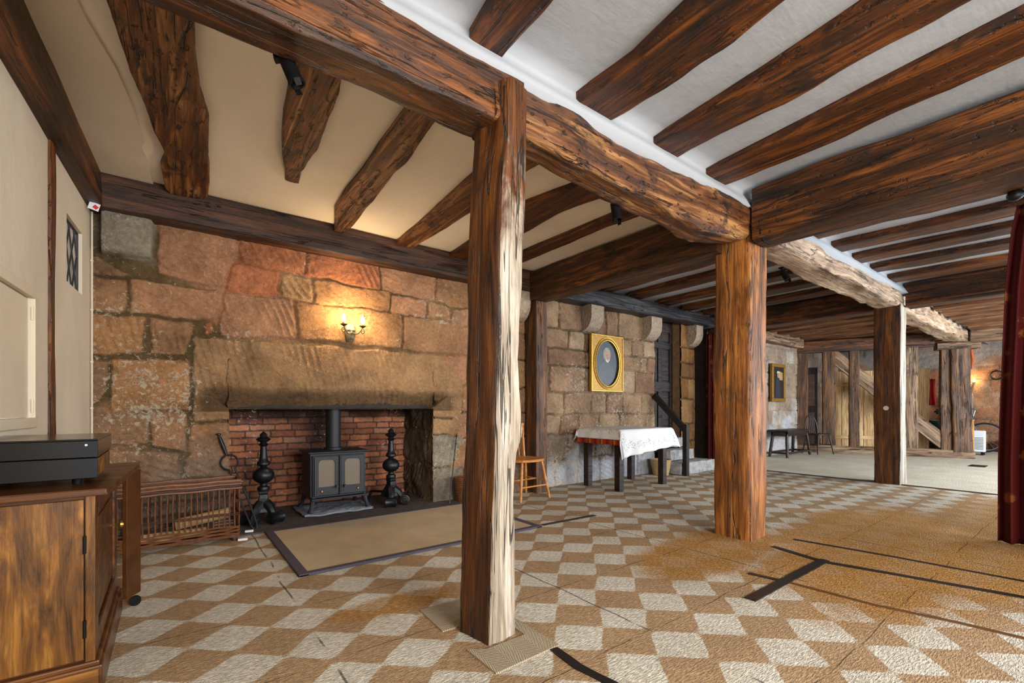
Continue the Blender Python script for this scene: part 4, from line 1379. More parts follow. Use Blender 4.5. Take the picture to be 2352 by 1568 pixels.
# ------------------------------------------------------------------ stove
t = thing('wood_stove', 'black two-door cast iron wood stove on a slab in the fireplace', 'stove', (1.285, 4.42, .045))
bx0, bx1, by0, by1 = -.255, .255, 0, .34
m = MB()
m.box2((bx0, by0 + .02, .115), (bx1, by1, .535))
m.box2((bx0 + .015, by0, .14), (bx1 - .015, by0 + .022, .515))
m.build('body', STOVEM, t, smooth=False, bevel=.006)
m = MB().box2((bx0 - .025, -.03, .535), (bx1 + .025, by1 + .02, .552))
m.build('top_plate', STOVEM, t, smooth=False, bevel=.006)
m = MB().box2((bx0 - .005, -.055, .112), (bx1 + .005, .03, .128))
m.build('ash_lip', STOVEM, t, smooth=False, bevel=.004)
for sx in (-1, 1):
    for y in (.0, by1 - .02):
        dy = -.02 if y == 0 else .02
        p = [(sx * .225, y, .13), (sx * .24, y + dy * .3, .09), (sx * .252, y + dy, .04), (sx * .268, y + dy * 1.6, .0)]
        MB().tube(p, [.030, .022, .017, .024], 8).build('leg', STOVEM, t)
MB().lathe([(.085, .0), (.085, .02), (.07, .025), (.07, .67)], (0, .20, .552), 28).build('flue_pipe', STOVEM, t)
for sx in (-1, 1):
    m = MB()
    xa, xb = (bx0 + .03, -.012) if sx < 0 else (.012, bx1 - .03)
    gx0, gx1, gz0, gz1 = xa + .035, xb - .03, .225, .475
    # door frame with an arched-corner opening
    out, inn = [], []
    n = 8
    rc = .035
    cs = [(gx0, gz0, 0), (gx1, gz0, 0), (gx1 - rc, gz1 - rc, rc), (gx0 + rc, gz1 - rc, rc)]
    inn = [(gx0, gz0), ((gx0 + gx1) / 2, gz0), (gx1, gz0)]
    inn += [(gx1 - rc + rc * math.cos(a), gz1 - rc + rc * math.sin(a)) for a in np.linspace(0, PI / 2, n)]
    inn += [((gx0 + gx1) / 2, gz1)]
    inn += [(gx0 + rc + rc * math.cos(a), gz1 - rc + rc * math.sin(a)) for a in np.linspace(PI / 2, PI, n)]
    cx_, cz_ = (gx0 + gx1) / 2, (gz0 + gz1) / 2
    zA, zB = .15, .505
    for (x, z) in inn:
        dx, dz = x - cx_, z - cz_
        s_ = min(((xb - cx_) if dx > 0 else (xa - cx_)) / dx if abs(dx) > 1e-6 else 9e9, ((zB - cz_) if dz > 0 else (zA - cz_)) / dz if abs(dz) > 1e-6 else 9e9)
        out.append((cx_ + dx * s_, cz_ + dz * s_))
    k = len(inn)
    vs = [(x, -.022, z) for x, z in inn] + [(x, -.022, z) for x, z in out] + [(x, .0, z) for x, z in inn] + [(x, .0, z) for x, z in out]
    fsx = []
    for i in range(k):
        j = (i + 1) % k
        fsx += [(i, j, k + j, k + i), (i, 2 * k + i, 2 * k + j, j), (k + i, k + j, 3 * k + j, 3 * k + i)]
    m.add(vs, fsx)
    # raised lower panel and the outer corners
    for (cxx, czz) in ((xa, zA), (xb, zA), (xa, zB), (xb, zB)):
        pass
    m.box2((xa + .02, -.027, .165), (xb - .02, -.02, .212))
    m.box2((xa, -.020, zA), (xb, -.001, .20))
    m.box2((xa, -.020, .49), (xb, -.001, zB))
    door = m.build('door', STOVEM, t, smooth=False)
    MB().add([(gx0 - .005, -.012, gz0 - .005), (gx1 + .005, -.012, gz0 - .005), (gx1 + .005, -.012, gz1 + .005), (gx0 - .005, -.012, gz1 + .005)], [(0, 1, 2, 3)]).build('glass', STOVEGL, door, smooth=False)
    kx = xa + .06 if sx < 0 else xb - .06
    MB().lathe([(.006, 0), (.010, .008), (.006, .014)], (kx, -.027, .19), 12, Matrix.Rotation(PI / 2, 3, 'X')).build('air_knob', BRASS, door)
    kx = xb - .02 if sx < 0 else xa + .03
    MB().lathe([(.008, 0), (.008, .02), (.014, .026), (.012, .036)], (kx, -.022, .225), 12, Matrix.Rotation(PI / 2, 3, 'X')).build('handle', STOVEM, door)
MB().tube([(0, -.026, .145), (0, -.026, .51)], .010, 10).build('centre_bar', STOVEM, t)
# firebox lining seen through the glass
m = MB().box2((bx0 + .05, .03, .22), (bx1 - .05, .035, .5))
m.build('fire_brick', plain('fire_brick', S(186, 170, 146), .9, 0, .25, 12, .01), t, smooth=False).location.y = -.012

stone_block('hearth_slab', .965, 1.605, 4.36, 4.86, .012, .045, 'cracked grey slate slab under the stove', SLABM, 9, None, 'slab')

# ------------------------------------------------------------------ andirons
def andiron(x, y, rz, label, sc=1.0):
    t = thing('andiron', label, 'andiron', (x, y, .012), rz, 'pair of andirons')
    m = MB()
    m.lathe([(.105, .09), (.098, .125), (.072, .17), (.050, .21), (.044, .245)], (0, 0, 0), 4, None, PI / 4)
    m.lathe([(.046, .24), (.052, .255), (.052, .27)], (0, 0, 0), 4, None, PI / 4)
    m.build('pedestal', IRON, t, smooth=False, bevel=.006)
    prof = [(.030, .265), (.046, .275), (.05, .29), (.046, .305), (.03, .315), (.026, .325)]
    prof += [(.086 * math.sin(a) if .086 * math.sin(a) > .028 else .028, .405 - .072 * math.cos(a)) for a in np.linspace(.35, PI - .35, 12)]
    prof += [(.024, .482), (.034, .487), (.05, .497), (.053, .51), (.048, .522), (.036, .535), (.03, .56), (.026, .62), (.024, .655), (.03, .662), (.042, .672), (.03, .68), (.024, .69), (.04, .70), (.056, .712), (.058, .72), (.04, .73),
             (.026, .74), (.03, .752), (.024, .765), (.008, .78), (.002, .785)]
    MB().lathe(prof, (0, 0, 0), 24).build('shaft', IRON, t)
    for sx in (-1, 1):
        m = MB()
        ca, sa = math.cos(-PI / 2 + sx * .75), math.sin(-PI / 2 + sx * .75)
        pr = [(.03, .16), (.075, .13), (.105, .085), (.115, .06)]
        m.tube([(r * ca, r * sa, z) for r, z in pr], [.045, .04, .032, .03], 8)
        ax = Vector((-sa, ca, 0))
        c = Vector((.14 * ca, .14 * sa, .052))
        m.tube([c - ax * .055, c - ax * .05, c - ax * .02, c + ax * .02, c + ax * .05, c + ax * .055], [.036, .052, .044, .044, .052, .036], 18)
        for e in (-1, 1):
            sp = []
            for a in np.linspace(0, 4 * PI, 30):
                r = .045 - .0032 * a
                u = Vector((ca, sa, 0))
                sp.append(c + ax * e * .056 + u * r * math.cos(a) + Vector((0, 0, 1)) * r * math.sin(a))
            m.tube(sp, .004, 6)
        m.build('scroll_foot', IRON, t)
    MB().tube([(0, .02, .12), (0, .18, .12), (0, .30, .11), (0, .34, .03), (0, .345, .0)], .014, 8).build('billet_bar', IRON, t)
    return t


andiron(.655, 4.46, -.15, 'black cast iron andiron between the fire tongs and the stove')
andiron(1.815, 4.47, .35, 'black cast iron andiron between the stove and the iron poker')

# tongs and poker
t = thing('fire_tongs', 'black iron fire tongs leaning between the log basket and an andiron', 'tongs', (.55, 4.2, 0))
o3 = Vector((.55, 4.2, .012))
top, bot = Vector((.314, 4.292, .80)), Vector((.57, 4.25, .012))
d = (bot - top).normalized()
sd_ = d.cross(Vector((0, 1, 0))).normalized()
m = MB().tube([top - o3, top + d * .03 - o3, top + d * .10 - o3, top + d * .17 - o3], [.007, .013, .016, .010], 10)
m.lathe([(.004, -.006), (.018, 0), (.018, .008), (.004, .014)], top - o3, 14)
m.build('handle', IRON, t)
rc_ = top + d * .235
for s_ in (-1, 1):
    p = [top + d * .165]
    for a in np.linspace(.25, PI - .35, 10):
        p.append(rc_ - d * .06 * math.cos(a) + sd_ * s_ * .06 * math.sin(a))
    p += [rc_ + d * .12 + sd_ * s_ * .022, rc_ + d * .35 + sd_ * s_ * .026, bot - d * .05 + sd_ * s_ * .022, bot + sd_ * s_ * .008]
    MB().tube([q - o3 for q in p], [.008] * (len(p) - 2) + [.007, .011], 8).build('arm', IRON, t)
t = thing('fire_poker', 'thin black iron poker leaning on the stone jamb near the nearest post', 'poker', (2.317, 4.15, 0))
m = MB().tube([(0, 0, .012), (.158, .125, .73)], .006, 8)
m.build('rod', IRON, t)
v = Vector((.158, .125, .718))
w = v / v.z
for f_, r in ((.45, .010), (.62, .010), (.70, .012)):
    MB().lathe([(.004, -.012), (r, -.004), (r, .004), (.004, .012)], w * f_, 10).build('knop', IRON, t)

# ------------------------------------------------------------------ log basket
t = thing('log_basket', 'long brown open-weave wicker log basket on the hearth edge', 'basket', (.0, 4.12, .0))
BX0, BX1, BY0, BY1 = -.41, .425, -.13, .09
m = MB()


def rect_path(x0, x1, y0, y1, z, k=10, jit=.0):
    pts = []
    for (a, b) in (((x0, y0), (x1, y0)), ((x1, y0), (x1, y1)), ((x1, y1), (x0, y1)), ((x0, y1), (x0, y0))):
        for s_ in np.linspace(0, 1, k, endpoint=False):
            pts.append((a[0] + (b[0] - a[0]) * s_, a[1] + (b[1] - a[1]) * s_, z + jit * math.sin(s_ * 17)))
    return pts + [pts[0]]


for i in range(7):
    m.tube(rect_path(BX0 + .004 * (i % 2), BX1 - .004 * (i % 2), BY0 + .004 * (i % 2), BY1, .035 + i * .0125, 42, .005 * (-1) ** i), .0068, 6)
m.build('base_weave', WICK, t)
m = MB()
for (a, b, c) in ((0, 0, .43), (-.008, .006, .445), (.006, .0, .455), (.0, -.006, .40)):
    m.tube(rect_path(BX0 + a, BX1 - a + .012, BY0 + b - .006, BY1 + .004, c, 12, .003), .010 if c < .45 else .012, 7)
m.build('rim', WICK, t)
m = MB().tube([(BX0, BY0 - .012, .415), (BX1 + .005, BY0 - .012, .415)], .009, 8)
m.build('rim_binding', WICKD, t)
for z in (.20, .30):
    m = MB()
    for e in (0, .011):
        m.tube(rect_path(BX0, BX1, BY0 - .003, BY1, z + e, 26, .003), .0045, 6)
    m.build('weave_band', WICKD, t)
rr = random.Random(8)
for i in range(24):
    x = BX0 + .03 + i * (BX1 - BX0 - .06) / 23
    MB().tube([(x, BY0, .11), (x + rr.uniform(-.006, .006), BY0 - .004, .27), (x + rr.uniform(-.004, .004), BY0, .43)], .0052, 6).build('stake', WICK, t)
for i in range(7):
    y = BY0 + .035 + i * .037
    MB().tube([(BX1, y, .11), (BX1 + .004, y, .27), (BX1, y, .43)], .0052, 6).build('stake', WICK, t)
for i in range(16):
    x = BX0 + .04 + i * .052
    MB().tube([(x, BY1, .11), (x, BY1, .43)], .0055, 6).build('stake', WICKD, t)
m = MB().box2((BX0, BY0, .03), (BX1, BY1, .045))
m.build('base', WICKD, t, smooth=False)
for x in (BX0 + .03, BX1 - .03):
    for y in (BY0 + .03, BY1 - .03):
        MB().lathe([(.02, 0), (.02, .032)], (x, y, 0), 10).build('foot', WICKD, t)
for i, (c, ln, r, rz, tilt, lab) in enumerate((((.2, 4.09, .18), .34, .05, .1, .12, 'pale split log lying uppermost in the wicker basket'),
                                               ((.0, 4.05, .090), .44, .042, .0, 0, 'split log lying on the floor of the wicker basket'),
                                               ((.02, 4.155, .090), .5, .042, .0, .0, 'dark bark log at the back of the wicker basket'),
                                               ((-.2, 4.10, .168), .24, .042, .5, .0, 'short log at the cabinet end of the wicker basket'))):
    m = MB()
    pts = []
    nseg = 7
    prof2 = [(math.cos(a) * r * (1.0 if a < PI else .7), math.sin(a) * r * .8) for a in np.linspace(0, 2 * PI, 12, endpoint=False)]
    vs, fs_ = [], []
    for j in range(nseg):
        x = -ln / 2 + ln * j / (nseg - 1)
        for (a, b) in prof2:
            vs.append((x, a * (1 + .08 * math.sin(j * 2.1 + i)), b))
    k = 12
    for j in range(nseg - 1):
        for q in range(k):
            fs_.append((j * k + q, j * k + (q + 1) % k, (j + 1) * k + (q + 1) % k, (j + 1) * k + q))
    fs_ += [tuple(range(k - 1, -1, -1)), tuple((nseg - 1) * k + q for q in range(k))]
    m.add(vs, fs_)
    tag(m.build('log', LOGEND if i in (0, 1) else BARK, loc=c, rot=(0, -tilt, rz)), lab, 'log', 'logs in the wicker basket')

m = MB().box2((-.03, -.012, 0), (.03, .012, .016))
o = m.build('plastic_block', WHITEPL, loc=(.51, 4.16, .012), rot=(0, 0, -.2), bevel=.003)
tag(o, 'small white plastic block on the hearth edge by the foot of the tongs', 'block')
m = MB().box2((-.032, -.012, 0), (.032, .012, .016))
o = m.build('plastic_block', WHITEPL, loc=(.445, 3.975, 0), rot=(0, 0, -.2), bevel=.003)
tag(o, 'small white plastic block on the matting at the corner of the log basket', 'block')

# bucket half hidden behind the nearest post
t = thing('wicker_bucket', 'brown wicker bucket at the wall half hidden by the nearest post', 'basket', (2.52, 4.17, 0))
m = MB()
for i in range(14):
    r = .085 + .002 * i
    m.torus((0, 0, .012 + i * .019), r, .0105, 20, 6)
m.build('woven_side', WICK, t)
MB().lathe([(.08, 0), (.08, .01)], (0, 0, 0), 18).build('base', WICKD, t)
p = [(.11 * math.cos(a), .0, .27 + .11 * math.sin(a)) for a in np.linspace(0, PI, 14)]
MB().tube(p, .009, 8).build('handle', WICK, t, rot=(0, 0, .9))

# ------------------------------------------------------------------ sconce
def sconce(loc, rz, label, power, scale=1.0, full=True):
    t = thing('wall_sconce', label, 'wall lamp', loc, rz)
    # plate in the shape of a stylised leafy mask: local -Y is into the room
    nu_, nv_ = 21, 27
    V, F = [], []
    for j in range(nv_):
        for i in range(nu_):
            u, v_ = i / (nu_ - 1) * 2 - 1, j / (nv_ - 1) * 2 - 1
            wd = .052 * (1 - .42 * max(0, -v_) ** 1.5) * math.sqrt(max(0.02, 1 - (max(0, v_) ** 4) * .75))
            x, z = u * wd, v_ * .085
            y = .045 * math.sqrt(max(0, 1 - u * u * .96)) * (1 - .35 * v_ * v_)
            y += .020 * math.exp(-(u / .16) ** 2) * math.exp(-((v_ + .05) / .30) ** 2)
            y += .008 * math.exp(-((v_ - .27) / .09) ** 2) * (1 - .5 * u * u)
            y -= .010 * (math.exp(-((u - .42) / .2) ** 2) + math.exp(-((u + .42) / .2) ** 2)) * math.exp(-((v_ - .1) / .10) ** 2)
            y += .006 * math.exp(-(u / .3) ** 2) * math.exp(-((v_ + .5) / .05) ** 2)
            y += .006 * math.exp(-(u / .3) ** 2) * math.exp(-((v_ + .64) / .05) ** 2)
            V.append((x, -y, z))
    for j in range(nv_ - 1):
        for i in range(nu_ - 1):
            F.append((j * nu_ + i, j * nu_ + i + 1, (j + 1) * nu_ + i + 1, (j + 1) * nu_ + i))
    link_mesh('mask_plate', V, F, MASKM, t, angle=0)
    MB().box2((-.03, -.012, -.05), (.03, .012, .05)).build('back_plate', MASKM, t, smooth=False)
    for s_ in (-1, 1):
        arm = MB()
        p = []
        for a in np.linspace(0, 1, 14):
            x = s_ * (.0 + .085 * a)
            z = .0 - .028 * math.sin(a * PI * .9) + .05 * a ** 2
            p.append((x, -.062 - .045 * a, z))
        arm.tube(p, .0045, 8)
        sp = []
        for a in np.linspace(0, 2.6 * PI, 26):
            r = .022 - .0022 * a
            sp.append((s_ * (.085 - .0 + r * math.sin(a) * 1.0), -.105, .028 - .022 + r * math.cos(a)))
        arm.tube(sp, .0035, 6)
        arm.build('arm', ARMM, t)
        c = (s_ * .085, -.107, .05)
        pan = MB().lathe([(.004, -.012), (.014, -.006), (.030, .006), (.031, .009), (.012, .006)], c, 20).build('drip_pan', ARMM, t)
        MB().lathe([(.010, .004), (.010, .032)], c, 14).build('candle_tube', CANDLE, t)
        b = MB().lathe([(.008, .032), (.014, .042), (.0175, .056), (.015, .072), (.009, .090), (.002, .106)], c, 16).build('bulb', BULB, t)
    return t


SX, SZ = 1.345, 1.70
sconce((SX, YW - .02, SZ), 0, 'lit two-candle wall sconce with a face mask above the fireplace', 6)
sconce((15.46, 2.12, 1.55), -PI / 2, 'distant lit candle sconce on the end stone wall', 6)
for s_ in (-1, 1):
    point('sconce_bulb_light', (SX + s_ * .085, YW - .128, SZ + .125), 26, (1.0, .70, .37), .018)
point('far_sconce_bulb_light', (15.30, 2.12, 1.68), 9, (1.0, .60, .25), .02)

# ------------------------------------------------------------------ rug, mats, tapes
t = thing('hearth_rug', 'plain beige sisal rug with dark binding in front of the fireplace', 'rug', (1.555, 3.5, 0))
m = MB().box2((-.905, -.565, .0), (.905, .565, .012))
m.build('sisal_field', RUGM, t, smooth=False)
m = MB()
m.box2((-.945, -.605, 0), (.945, -.555, .016)).box2((-.945, .555, 0), (.945, .605, .016)).box2((-.945, -.605, 0), (-.885, .605, .0155)).box2((.885, -.605, 0), (.945, .605, .0155))
m.build('binding', BIND, t, smooth=False, bevel=.005)
m = MB().prism([(-.17, -.16, 0), (.16, -.15, 0), (.16, .17, 0), (.10, .17, 0), (.10, .005, 0), (-.10, .005, 0), (-.17, .05, 0)], (0, 0, 0), (0, 0, .006))
tag(m.build('mat_patch', HERR, loc=(1.15, 1.56, 0), smooth=False), 'ridged herringbone matting patch under the nearest post, window side', 'mat')
m = MB().box2((-.13, -.16, 0), (.13, .15, .006))
tag(m.build('mat_patch', HERR, loc=(1.13, 1.93, 0), rot=(0, 0, PI / 2 - .05), smooth=False), 'worn herringbone matting patch behind the nearest post', 'mat')


def tape(pts, w, mat, label, z=.004):
    P = [Vector((x, y, 0)) for x, y in pts]
    fine = []
    for a, b in zip(P[:-1], P[1:]):
        n = max(2, int((b - a).length / .06))
        fine += [a + (b - a) * (i / n) for i in range(n)]
    fine.append(P[-1])
    m = MB()
    vs, fs_ = [], []
    rr = random.Random(len(label))
    for i, p in enumerate(fine):
        a, b = fine[max(0, i - 1)], fine[min(len(fine) - 1, i + 1)]
        tt = (b - a).normalized()
        nn = Vector((-tt.y, tt.x, 0))
        j = rr.uniform(.9, 1.08)
        vs += [p + nn * w / 2 * j + Vector((0, 0, z)), p - nn * w / 2 * j + Vector((0, 0, z)), p + nn * w / 2 * j, p - nn * w / 2 * j]
    for i in range(len(fine) - 1):
        a, b = 4 * i, 4 * i + 4
        fs_ += [(a, a + 1, b + 1, b), (a + 2, a, b, b + 2), (a + 1, a + 3, b + 3, b + 1)]
    m.add(vs, fs_)
    return tag(m.build('floor_tape', mat, smooth=False), label, 'tape')


tape([(3.482, 1.491), (3.397, 1.147), (3.483, .81), (3.605, .292), (3.7, -.3)], .045, TAPE, 'long black tape line on the worn matting, joined by the cross strip')
tape([(3.80, 1.475), (3.892, .882), (3.94, .319), (4.0, -.2)], .028, TAPE, 'thin black tape line furthest along the worn matting')
tape([(3.441, 1.15), (2.9, 1.15), (2.415, 1.147)], .055, TAPE, 'short black cross strip of tape joining two lines of tape', .006)
tape([(2.80, 1.335), (2.836, 1.13)], .035, TAPE, 'stub of black tape at the end of the brown tape line')
tape([(2.836, 1.14), (2.859, .734), (2.934, .443), (2.964, .24), (3.0, -.2)], .026, TAPEB, 'brown tape line on the matting nearest the camera')
tape([(1.276, 1.405), (1.262, 1.251), (1.291, 1.02)], .040, TAPE, 'curved black tape strip beside the foot of the nearest post')
tape([(2.543, 2.95), (3.17, 2.925)], .045, TAPE, 'single black tape strip at the corner of the beige rug')
tape([(3.395, 3.45), (3.40, 3.3), (3.418, 2.7), (3.455, 2.069)], .022, TAPES, 'silvery tape line between the wooden chair and the thick post')

# ------------------------------------------------------------------ table and cloths
TX0, TX1, TY0, TY1, TZ = 4.27, 5.28, 3.54, 4.19, .735
t = thing('side_table', 'dark wooden table under a white cloth in front of the oval portrait', 'table', (TX0, TY0, 0))
MB().box2((0, 0, TZ - .025), (TX1 - TX0, TY1 - TY0, TZ)).build('tabletop', DARKT, t, smooth=False, bevel=.004)
m = MB().box2((.05, .05, TZ - .11), (TX1 - TX0 - .05, .075, TZ - .025)).box2((.05, TY1 - TY0 - .075, TZ - .11), (TX1 - TX0 - .05, TY1 - TY0 - .05, TZ - .025))
m.box2((.05, .05, TZ - .11), (.075, TY1 - TY0 - .05, TZ - .025)).box2((TX1 - TX0 - .075, .05, TZ - .11), (TX1 - TX0 - .05, TY1 - TY0 - .05, TZ - .025))
m.build('apron', DARKT, t, smooth=False)
for x in (.03, TX1 - TX0 - .11):
    for y in (.03, TY1 - TY0 - .11):
        l = MB().box2((0, 0, 0), (.08, .08, TZ - .026)).build('leg', DARKT, t, (x, y, 0), smooth=False, bevel=.004)


def cloth(name, ext, dropf, mat, z, thick, seed, fold=.018, out=.006):
    """ext: drops at -x, +x, -y, +y"""
    x0, x1, y0, y1 = TX0 - out, TX1 + out, TY0 - out, TY1 + out
    nx, ny = 84, 62
    us = np.linspace(x0 - ext[0], x1 + ext[1], nx)
    vs = np.linspace(y0 - ext[2], y1 + ext[3], ny)
    V, A = [], []
    for j, v in enumerate(vs):
        for i, u in enumerate(us):
            s = (u - x0) / (x1 - x0)
            sv = (v - y0) / (y1 - y0)
            ex = max(0, x0 - u, u - x1)
            ey = max(0, y0 - v, v - y1)
            kx, ky = dropf(s, sv)
            exx, eyy = ex * kx, ey * ky
            x, y = min(max(u, x0), x1), min(max(v, y0), y1)
            sx = -1 if u < x0 else 1
            sy = -1 if v < y0 else 1
            dz = math.hypot(exx, eyy)
            if ex > 0 or ey > 0:
                rnd = min(1, dz / .03)
                fo = fold * (dz / .3) * (1 + math.sin((s * 9 if ey >= ex else sv * 8) * 2.6 + seed)) + .008 * rnd * (fold > 0)
                if ey > 0:
                    y += sy * (.006 * rnd + fo + .06 * dz * (ex > 0))
                if ex > 0:
                    x += sx * (.006 * rnd + fo * .6 + .22 * min(ex, ey))
                if ex > 0 and ey > 0:
                    x += sx * .12 * exx
                    y += sy * .10 * eyy
            V.append((x, y, z - dz))
            e = min(u - us[0], us[-1] - u, v - vs[0], vs[-1] - v)
            A.append((u if min(v - vs[0], vs[-1] - v) < min(u - us[0], us[-1] - u) else v, e, 0))
    F = [(j * nx + i, j * nx + i + 1, (j + 1) * nx + i + 1, (j + 1) * nx + i) for j in range(ny - 1) for i in range(nx - 1)]
    o = link_mesh(name, V, F, mat, angle=0)
    a = o.data.attributes.new('drop', 'FLOAT_VECTOR', 'POINT')
    a.data.foreach_set('vector', np.array(A, np.float32).ravel())
    sm = o.modifiers.new('thickness', 'SOLIDIFY')
    sm.thickness, sm.offset = thick, 1
    return o


o = cloth('tablecloth', (.18, .10, .02, .02), lambda s, sv: (1, 1), STRIPE, TZ + .002, .002, 2, .0, .003)
tag(o, 'red and orange striped undercloth hanging below the white cloth', 'tablecloth')
o = cloth('tablecloth', (.12, .10, .33, .10), lambda s, sv: (1, 1.0 - .28 * min(1, max(0, s))), LINEN, TZ + .008, .002, 0.6, .02, .014)
tag(o, 'white openwork embroidered cloth draped over the dark side table', 'tablecloth')


# ------------------------------------------------------------------ chairs
def turned(m, p, q, r0, r1, rings=2):
    P, Q = Vector(p), Vector(q)
    n = 18
    path, R = [], []
    for i in range(n + 1):
        s = i / n
        path.append(P + (Q - P) * s)
        r = r0 + (r1 - r0) * s
        r *= 1 + .22 * math.sin(s * PI) + (.16 * math.sin(s * PI * 12) if .58 < s < .9 else 0)
        R.append(r)
    m.tube(path, R, 10)


def chair(loc, rz, label, mat, hoop=False):
    t = thing('wooden_chair', label, 'chair', loc, rz)
    prof = []
    m = MB()
    n = 22
    for i in range(n):
        a = 2 * PI * i / n
        c, s = math.cos(a), math.sin(a)
        prof.append((.20 * math.copysign(abs(c) ** .6, c), .19 * math.copysign(abs(s) ** .6, s), 0))
    m.prism(prof, (0, 0, .415), (0, 0, .445))
    m.build('seat', mat, t, smooth=False, bevel=.008)
    for sx in (-1, 1):
        for sy in (-1, 1):
            lm = MB()
            turned(lm, (sx * .145, sy * .135, .42), (sx * .215, sy * (.19 if sy < 0 else .20), 0), .014, .012)
            lm.build('leg', mat, t)
    for sx in (-1, 1):
        MB().tube([(sx * .182, -.165, .20), (sx * .182, .17, .20)], .009, 8).build('stretcher', mat, t)
    MB().tube([(-.182, 0, .20), (.182, 0, .20)], .009, 8).build('stretcher', mat, t)
    MB().tube([(-.19, -.17, .15), (.19, -.17, .15)], .009, 8).build('stretcher', mat, t)
    if hoop:
        p = [(.17 * math.cos(a), .16 + .05 * math.sin(a), .445 + .40 * max(0, math.sin(a)) ** .7) for a in np.linspace(0, PI, 22)]
        MB().tube(p, .011, 8).build('back_hoop', mat, t)
        for x in (-.1, -.05, 0, .05, .1):
            MB().tube([(x, .16, .44), (x, .205, .445 + .385 * (1 - (x / .19) ** 2) ** .5)], .006, 6).build('spindle', mat, t)
    else:
        for sx in (-1, 1):
            lm = MB()
            turned(lm, (sx * .15, .16, .44), (sx * .165, .215, .80), .013, .012)
            lm.lathe([(.004, -.02), (.018, -.012), (.022, 0), (.018, .014), (.004, .02)], (sx * .165, .215, .81), 12)
            lm.build('back_post', mat, t)
        for x in (-.08, 0, .08):
            MB().tube([(x, .165, .44), (x, .215, .74)], .007, 8).build('spindle', mat, t)
        m = MB().box((0, .212, .74), (.31, .018, .07), m=Matrix.Rotation(-.15, 3, 'X'))
        m.build('crest_rail', mat, t, smooth=False, bevel=.006)
    return t


chair((3.165, 3.98, 0), .06, 'golden wooden chair with turned legs half behind the nearest post', CHAIRW)
chair((11.36, 3.93, 0), -.4, 'distant dark hoop-backed chair at the foot of the timber screen', DARKT, True)

t = thing('waste_basket', 'small pale woven basket on the floor between table and steps', 'basket', (5.88, 4.10, 0))
m = MB()
for i in range(13):
    m.torus((0, 0, .012 + i * .018), .105 + .0032 * i, .0105, 20, 6)
m.build('woven_side', WICKP, t)
MB().lathe([(.10, .0), (.10, .01)], (0, 0, 0), 18).build('base', WICKP, t)

# distant bench
t = thing('oak_bench', 'distant dark oak bench with splayed turned legs beneath the standing portrait', 'bench', (10.45, 4.13, 0))
MB().box2((-.60, -.20, .52), (.60, .19, .555)).build('seat', DARKT, t, smooth=False, bevel=.006)
m = MB().box2((-.52, -.15, .43), (.52, -.13, .52)).box2((-.52, .13, .43), (.52, .15, .52)).box2((-.52, -.15, .43), (-.50, .15, .52)).box2((.50, -.15, .43), (.52, .15, .52))
m.build('apron', DARKT, t, smooth=False)
for sx in (-1, 1):
    for sy in (-1, 1):
        lm = MB()
        turned(lm, (sx * .49, sy * .13, .47), (sx * .56, sy * .17, 0), .026, .024)
        lm.build('leg', DARKT, t)
m = MB().box2((-.54, -.17, .07), (.54, -.14, .11)).box2((-.54, .14, .07), (.54, .17, .11)).box2((-.55, -.16, .07), (-.52, .16, .11)).box2((.52, -.16, .07), (.55, .16, .11))
m.build('stretcher', DARKT, t, smooth=False)

# ------------------------------------------------------------------ portraits
t = thing('oval_portrait', 'oval portrait of a grey-haired man in a square gilt frame on the stone wall', 'picture', (4.87, 4.272, 1.62))
FW, FH = .325, .385
aw, ah = .245, .32
m = MB()
k = 48
ring = [(aw * math.cos(2 * PI * i / k), ah * math.sin(2 * PI * i / k)) for i in range(k)]
outp = []
for x, z in ring:
    s_ = min(FW / abs(x) if abs(x) > 1e-6 else 9e9, FH / abs(z) if abs(z) > 1e-6 else 9e9)
    outp.append((x * s_, z * s_))
# snap nearest samples to the corners
for cx_, cz_ in ((FW, FH), (-FW, FH), (FW, -FH), (-FW, -FH)):
    i = min(range(k), key=lambda q: (outp[q][0] - cx_) ** 2 + (outp[q][1] - cz_) ** 2)
    outp[i] = (cx_, cz_)
vs = [(x, -.018, z) for x, z in ring] + [(x, -.018, z) for x, z in outp] + [(x, .02, z) for x, z in outp] + [(x, .004, z) for x, z in ring]
fs_ = []
for i in range(k):
    j = (i + 1) % k
    fs_ += [(i, k + i, k + j, j), (k + i, 2 * k + i, 2 * k + j, k + j), (3 * k + i, i, j, 3 * k + j)]
m.add(vs, fs_)
m.build('spandrel', GOLDD, t, smooth=False)
m = MB()
for (x0, x1, z0, z1) in ((-FW - .004, FW + .004, FH - .012, FH + .006), (-FW - .004, FW + .004, -FH - .006, -FH + .012), (-FW - .004, -FW + .012, -FH, FH), (FW - .012, FW + .004, -FH, FH)):
    m.box2((x0, -.028, z0), (x1, .02, z1))
m.build('outer_moulding', GOLD, t, smooth=False, bevel=.004)
m = MB()
for rr_, r in ((1.0, .009), (1.14, .007)):
    m.tube([(aw * rr_ * math.cos(a), -.022, (ah + aw * (rr_ - 1)) * math.sin(a)) for a in np.linspace(0, 2 * PI, 61)], r, 6, cap=False)
m.build('oval_moulding', GOLD, t)
m = MB()
for i in range(64):
    a = 2 * PI * i / 64
    m.lathe([(.002, -.008), (.0075, -.004), (.0075, .003), (.002, .007)], ((aw + .017) * math.cos(a), -.021, (ah + .017) * math.sin(a)), 8)
m.build('beading', GOLD, t)


def patch(m, pts, y, mi):
    m.cur = mi
    n = len(pts)
    m.add([(x, y, z) for x, z in pts], [tuple(range(n))])


def ell(cx, cz, rx, rz, n=28, a0=0, a1=2 * PI):
    return [(cx + rx * math.cos(a), cz + rz * math.sin(a)) for a in np.linspace(a0, a1, n, endpoint=(a1 - a0 < 6.2))]


